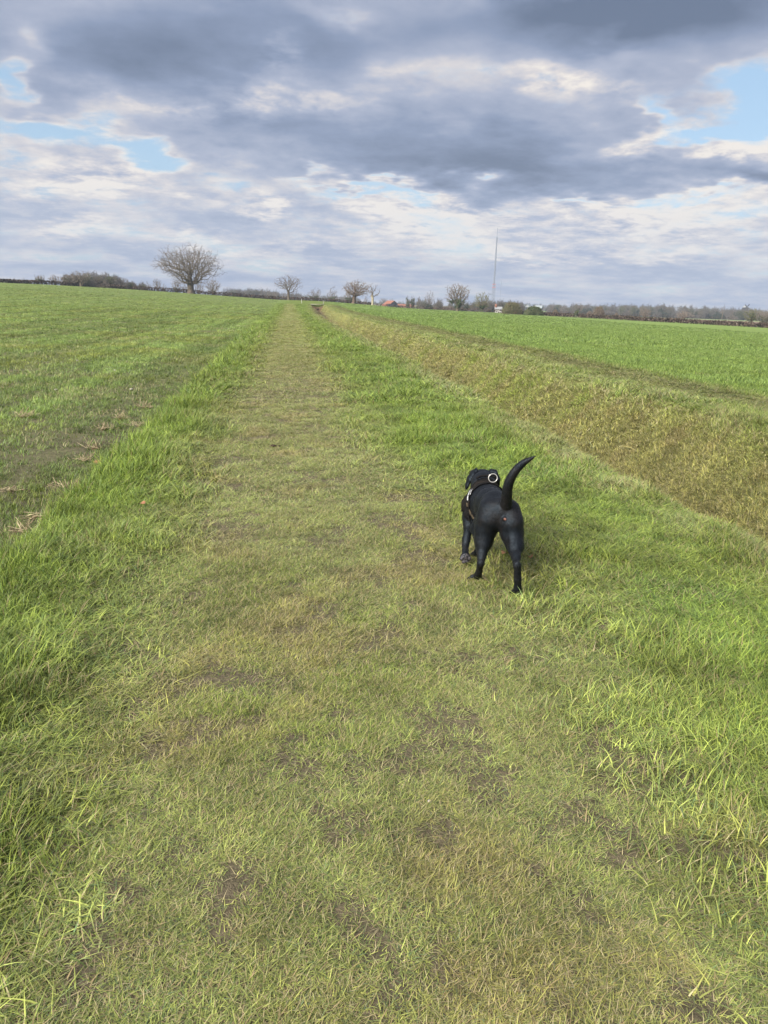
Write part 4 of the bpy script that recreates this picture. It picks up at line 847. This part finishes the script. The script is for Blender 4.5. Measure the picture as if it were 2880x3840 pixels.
# harness: straps laid on the body by casting inward to the spine axis
WEB = mat('harness_webbing', two((.004, .004, .005), (.010, .010, .010), 60), .85, .10, (.5, .001, 500)); TAN = mat('harness_tan', two((.075, .058, .036), (.02, .017, .014), 45), .85, .15); PANEL = mat('harness_panel', two((.012, .010, .009), (.006, .006, .006), 30), .9, .08)
METAL = mat('pale_metal', (.62, .61, .58), .30, .6, metal=.6); REFL = mat('reflective_patch', two((.42, .44, .46), (.10, .10, .11), 120), .45, .5)
def axis_pt(y): t = (y-4.25)/.45; return Vector((1.214+.040*t, y, .415-.025*t))-DOG0
def surf(y, th, off):
    c_ = axis_pt(y); dv = Vector((math.sin(th), 0, math.cos(th))); hit_ = BV.ray_cast(c_+dv*.30, -dv, .30); rr_ = (hit_[0]-c_).length if hit_[0] is not None else .11
    return c_, dv, min(rr_, .165)+off
def band(name, ys, ths, wid, off, th_, mt, parent, pitchy=0):
    """ribbon through (y, theta) stations; wid along y"""
    st = []; rad_s = []
    for y, t in zip(ys, ths): rad_s.append([surf(y+s, t, off)[2] for s in (-wid/2, 0, wid/2)])
    rad_s = np.array(rad_s)
    for _ in range(3): rad_s[1:-1] = np.maximum(rad_s[1:-1], .25*rad_s[:-2]+.5*rad_s[1:-1]+.25*rad_s[2:])
    V1 = []
    for (y, t), rs in zip(zip(ys, ths), rad_s):
        for s, rr_ in zip((-wid/2, 0, wid/2), rs):
            c_, dv = axis_pt(y+s), Vector((math.sin(t), 0, math.cos(t))); V1 += [c_+dv*(rr_+th_), c_+dv*(rr_-.004)]
    N = len(ys); Q1 = []
    for i in range(N-1):
        o, p_ = i*6, (i+1)*6; Q1 += [(o, o+2, p_+2, p_), (o+2, o+4, p_+4, p_+2), (o+1, p_+1, p_+3, o+3), (o+3, p_+3, p_+5, o+5), (o, p_, p_+1, o+1), (o+4, o+5, p_+5, p_+4)]
    Q1 += [(0, 1, 3, 2), (2, 3, 5, 4)]; e_ = (N-1)*6; Q1 += [(e_, e_+2, e_+3, e_+1), (e_+2, e_+4, e_+5, e_+3)]
    return link(name, np_mesh(name, [tuple(v) for v in V1], Q1, mat=mt), parent)
harness = link('harness', np_mesh('harness', [tuple(axis_pt(4.6)+Vector((a*.03, b_*.01, .16))) for a in (-1, 1) for b_ in (-1, 1)], [(0, 1, 3, 2)], mat=WEB), dog) if False else None
tt = np.linspace(-math.pi, math.pi, 61)
hs = band('harness', 4.575+.0*tt, tt, .034, .003, .005, WEB, dog)
u = np.linspace(rad(-150), rad(150), 41)
band('chest_panel', 4.635-.0*u, np.linspace(rad(-118), rad(118), 41), .085, .002, .004, PANEL, hs)
band('saddle_edge', 4.548+0*u, u, .012, .007, .004, WEB, hs)
band('side_panel', np.full(21, 4.545), np.linspace(rad(-128), rad(-84), 21), .060, .004, .005, PANEL, hs)
band('reflective_patch', np.linspace(4.60, 4.535, 21), np.linspace(rad(-56), rad(-84), 21), .018, .012, .003, REFL, hs)
band('reflective_edge', np.linspace(4.560, 4.530, 9), np.linspace(rad(-50), rad(-66), 9), .005, .012, .002, REFL, hs)
band('girth_strap', np.linspace(4.545, 4.44, 31), np.linspace(rad(-96), rad(-178), 31), .026, .004, .004, TAN, hs)
band('girth_strap', np.linspace(4.545, 4.44, 31), np.linspace(rad(96), rad(178), 31), .026, .004, .004, TAN, hs)
band('buckle', np.linspace(4.545, 4.535, 7), np.linspace(rad(-92), rad(-101), 7), .034, .009, .006, TAN, hs)
# grab handle and lead ring on the back
def tube_path(name, pts, r_, mt, parent, closed=False, k_=10):
    pts = np.array(pts, float); N = len(pts); tg = np.roll(pts, -1, 0)-np.roll(pts, 1, 0)
    if not closed: tg[0] = pts[1]-pts[0]; tg[-1] = pts[-1]-pts[-2]
    tg /= np.linalg.norm(tg, axis=1)[:, None]; ref = np.array([.1, 1., .05]); a = np.cross(tg, ref); a /= np.linalg.norm(a, axis=1)[:, None]; b_ = np.cross(tg, a)
    V1 = [pts+(a*math.cos(t)+b_*math.sin(t))*r_ for t in np.arange(k_)/k_*6.28318]; V1 = np.stack(V1, 1).reshape(-1, 3)
    Q1 = [(i*k_+j, i*k_+(j+1) % k_, ((i+1) % N)*k_+(j+1) % k_, ((i+1) % N)*k_+j) for i in range(N if closed else N-1) for j in range(k_)]
    return link(name, np_mesh(name, V1, Q1, mat=mt, smooth=True), parent)
zt = surf(4.60, 0, 0)[2]+axis_pt(4.60).z; cx_ = axis_pt(4.60).x
cr_ = (cx_+.036, 4.600-DOG0.y, zt+.030)
tube_path('lead_ring', [(cr_[0]+.0285*math.sin(t), cr_[1]+.004*math.cos(t), cr_[2]+.0265*math.cos(t)) for t in np.linspace(0, 6.283, 37)[:-1]], .0026, METAL, hs, True)
tube_path('handle', [(cx_+.012-.062*math.cos(t), 4.665-DOG0.y, zt+.004+.026*math.sin(t)**.6) for t in np.linspace(.02, 3.12, 21)], .008, WEB, hs)
print('dog', time.time()-t1, len(bp), out_ok)

# ------------------------------------------------------------------ dead stubble tufts, fallen leaves, stones, mole earth
STRW = mat('dead_straw', two((.36, .31, .20), (.22, .17, .11), 8), .9, .1); LEAF = mat('fallen_leaf', two((.26, .13, .07), (.17, .085, .05), 40), .8, .2); STONE = mat('flint', two((.36, .34, .30), (.26, .24, .21), 20), .8, .2); ROT = mat('rotted_straw', two((.15, .10, .06), (.085, .062, .045), 40), .95, .05, (1., .01, 120)); EARTH = mat('crumbly_earth', two((.060, .042, .034), (.035, .026, .022), 30), .95, .05, (.8, .01, 60))
def straw_tuft(x, y, label, n_, L, up_, seed):
    r = np.random.default_rng(seed); e = empty('straw_tuft', (x, y, gz(x, y))); tag(e, label, 'straw tuft', 'dead straw tufts lying in the left field'); L_ = []
    for i in range(n_):
        a = r.random()*6.283; el_ = up_*r.random(); l_ = L*(.5+.7*r.random()); b0 = np.array([r.normal()*.05, r.normal()*.035, .02]); dv = np.array([math.cos(a)*math.cos(el_), math.sin(a)*math.cos(el_), math.sin(el_)]); L_.append(strut(b0, b0+dv*l_, .0022+.001*r.random()))
    V1, F1 = merge(L_); link('stalks', np_mesh('stalks', V1, F1, mat=STRW), e)
    V2 = [(0, 0, .022)]; k_ = 12
    for rr_, zz in ((.5, .018), (1., -.02)):
        for j in range(k_): t = 6.283*j/k_; w_ = L*.55*rr_*(.7+.6*r.random()); V2.append((w_*math.cos(t), w_*.75*math.sin(t), zz*(.6+.8*r.random())))
    F2 = [(1+j, k_+1+j, k_+1+(j+1) % k_, 1+(j+1) % k_) for j in range(k_)]
    link('rotted_base', np_mesh('rotted_base', V2, F2, Ft=[(0, 1+j, 1+(j+1) % k_) for j in range(k_)], mat=ROT), e)

def gpt(px, py):
    a, e_ = bearing(px, py); dd = EYE/math.tan(-e_); return dd*math.sin(a), dd*math.cos(a)
for i_, (px, py, L, n_, lb) in enumerate([(262, 1815, .10, 46, 'spiky reddish straw tuft at the left verge edge, largest of all'), (330, 1812, .05, 20, 'dark low straw tuft tight right of the largest tuft'), (40, 1825, .08, 34, 'flat straw tuft at the left picture edge level with the largest tuft'),
        (135, 1925, .10, 34, 'long flat straw wisp below the largest tuft'), (95, 1985, .10, 40, 'pinkish straw heap nearest the viewer in the left field'), (355, 1670, .13, 26, 'pale upright straw fan beside the left verge'), (320, 1715, .09, 32, 'sparse pale straw sprig in front of the upright fan'),
        (545, 1520, .13, 30, 'straw tuft right at the left verge corner far back'), (455, 1562, .12, 34, 'whitish forked straw bunch above the upright fan'), (525, 1590, .08, 34, 'small orange straw bunch close under the far verge corner'), (390, 1603, .08, 40, 'faint reddish straw patch left of the whitish forked bunch'), (85, 1555, .13, 40, 'brown straw patch on bare soil far left')]):
    x, y = gpt(px, py); straw_tuft(x, y, lb, n_, L, .25 if 'flat' in lb or 'low' in lb else 1.2, 40+i_)
def leaf_obj(px, py, s, label, seed, name='fallen_leaf', mt=LEAF):
    x, y = gpt(px, py); r = np.random.default_rng(seed); k_ = 14; ang = np.linspace(0, 6.283, k_, endpoint=False); rad_ = s*(.55+.45*np.abs(np.cos(ang*1.5+.3)))*(1+.25*r.random(k_)); V1 = [(0, 0, .0)]+[(rad_[i]*math.cos(ang[i])*1.3, rad_[i]*math.sin(ang[i]), .012*math.cos(ang[i]*2)+.3*s*abs(math.sin(ang[i]))) for i in range(k_)]
    F1 = [(0, 1+i, 1+(i+1) % k_) for i in range(k_)]; e = link(name, np_mesh(name, V1, Ft=F1, mat=mt), loc=(x, y, gz(x, y)+.045)); e.rotation_euler = (.15, .1, seed); tag(e, label, 'leaf', 'fallen brown leaves in the grass')
leaf_obj(2055, 1728, .050, 'curled orange-brown leaf in the grass right of the dog tail', 1); leaf_obj(1893, 2096, .030, 'pale brown leaf between the dog hind legs', 2); leaf_obj(1985, 2112, .018, 'small brown leaf just right of the dog', 3); leaf_obj(532, 1920, .028, 'orange leaf on the left verge', 4); leaf_obj(368, 1745, .040, 'rust brown leaf at the edge of the left crop', 5)
leaf_obj(2690, 1975, .040, 'reddish leaf near the ditch lip at the right', 6)
def blob(px, py, s, label, seed, mt, name, cat, squash=.6, n_=1, group=None):
    x, y = gpt(px, py); r = np.random.default_rng(seed); Vs, Fs, o = [], [], 0
    for q_ in range(n_):
        c_ = np.array([r.normal()*s*.9, r.normal()*s*.6, s*.3*r.random()]) if n_ > 1 else np.zeros(3); k_, m_ = 10, 6
        for a in range(m_+1):
            for j in range(k_):
                ph = math.pi*a/m_; t = 6.283*j/k_; rr_ = s*(.6 if n_ > 1 else 1)*(1+.28*(r.random()-.5)); Vs.append(c_+np.array([rr_*math.sin(ph)*math.cos(t), rr_*math.sin(ph)*math.sin(t), rr_*math.cos(ph)*squash]))
        for a in range(m_):
            for j in range(k_): Fs.append((o+a*k_+j, o+a*k_+(j+1) % k_, o+(a+1)*k_+(j+1) % k_, o+(a+1)*k_+j))
        o += k_*(m_+1)
    e = link(name, np_mesh(name, Vs, Fs, mat=mt, smooth=True), loc=(x, y, gz(x, y)+s*.4)); tag(e, label, cat, group)
blob(1031, 1674, .030, 'dark crumbly clod of earth on the path in the middle distance', 1, EARTH, 'earth_clod', 'clod', .6, 7)
blob(1611, 3009, .008, 'small white flint stuck in the bare mud of the path', 2, STONE, 'pebble', 'stone')
for i_, (px, py, lb) in enumerate([(290, 1349, 'white flint in the left crop'), (432, 1384, 'whitish flint in the left crop close to the far verge'), (210, 1455, 'cream flint in the left crop nearer the viewer'), (493, 1455, 'small pale flint in the left crop nearest the verge')]):
    blob(px, py, .035, lb, 10+i_, STONE, 'pebble', 'stone', group='flints lying in the left crop')

# ------------------------------------------------------------------ the air
hz = bpy.data.materials.new('haze_air'); hz.use_nodes = True; q = NT(hz.node_tree); q.n.clear()
pv = q.node('ShaderNodeVolumePrincipled', {'Color': (.50, .60, .76, 1), 'Density': .00028, 'Anisotropy': .0}); q.node('ShaderNodeOutputMaterial', {1: pv.outputs[0]})
XL, XH, YL, YH, ZL, ZH = -1700, 1700, -550, 1700, -14, 168
hv = [(x, y, z) for z in (ZL, ZH) for y in (YL, YH) for x in (XL, XH)]
haze = link('haze', np_mesh('haze', hv, [(0, 2, 3, 1), (4, 5, 7, 6), (0, 1, 5, 4), (2, 6, 7, 3), (0, 4, 6, 2), (1, 3, 7, 5)], mat=hz)); tag(haze, kind='stuff')
print('script total', time.time()-T0)
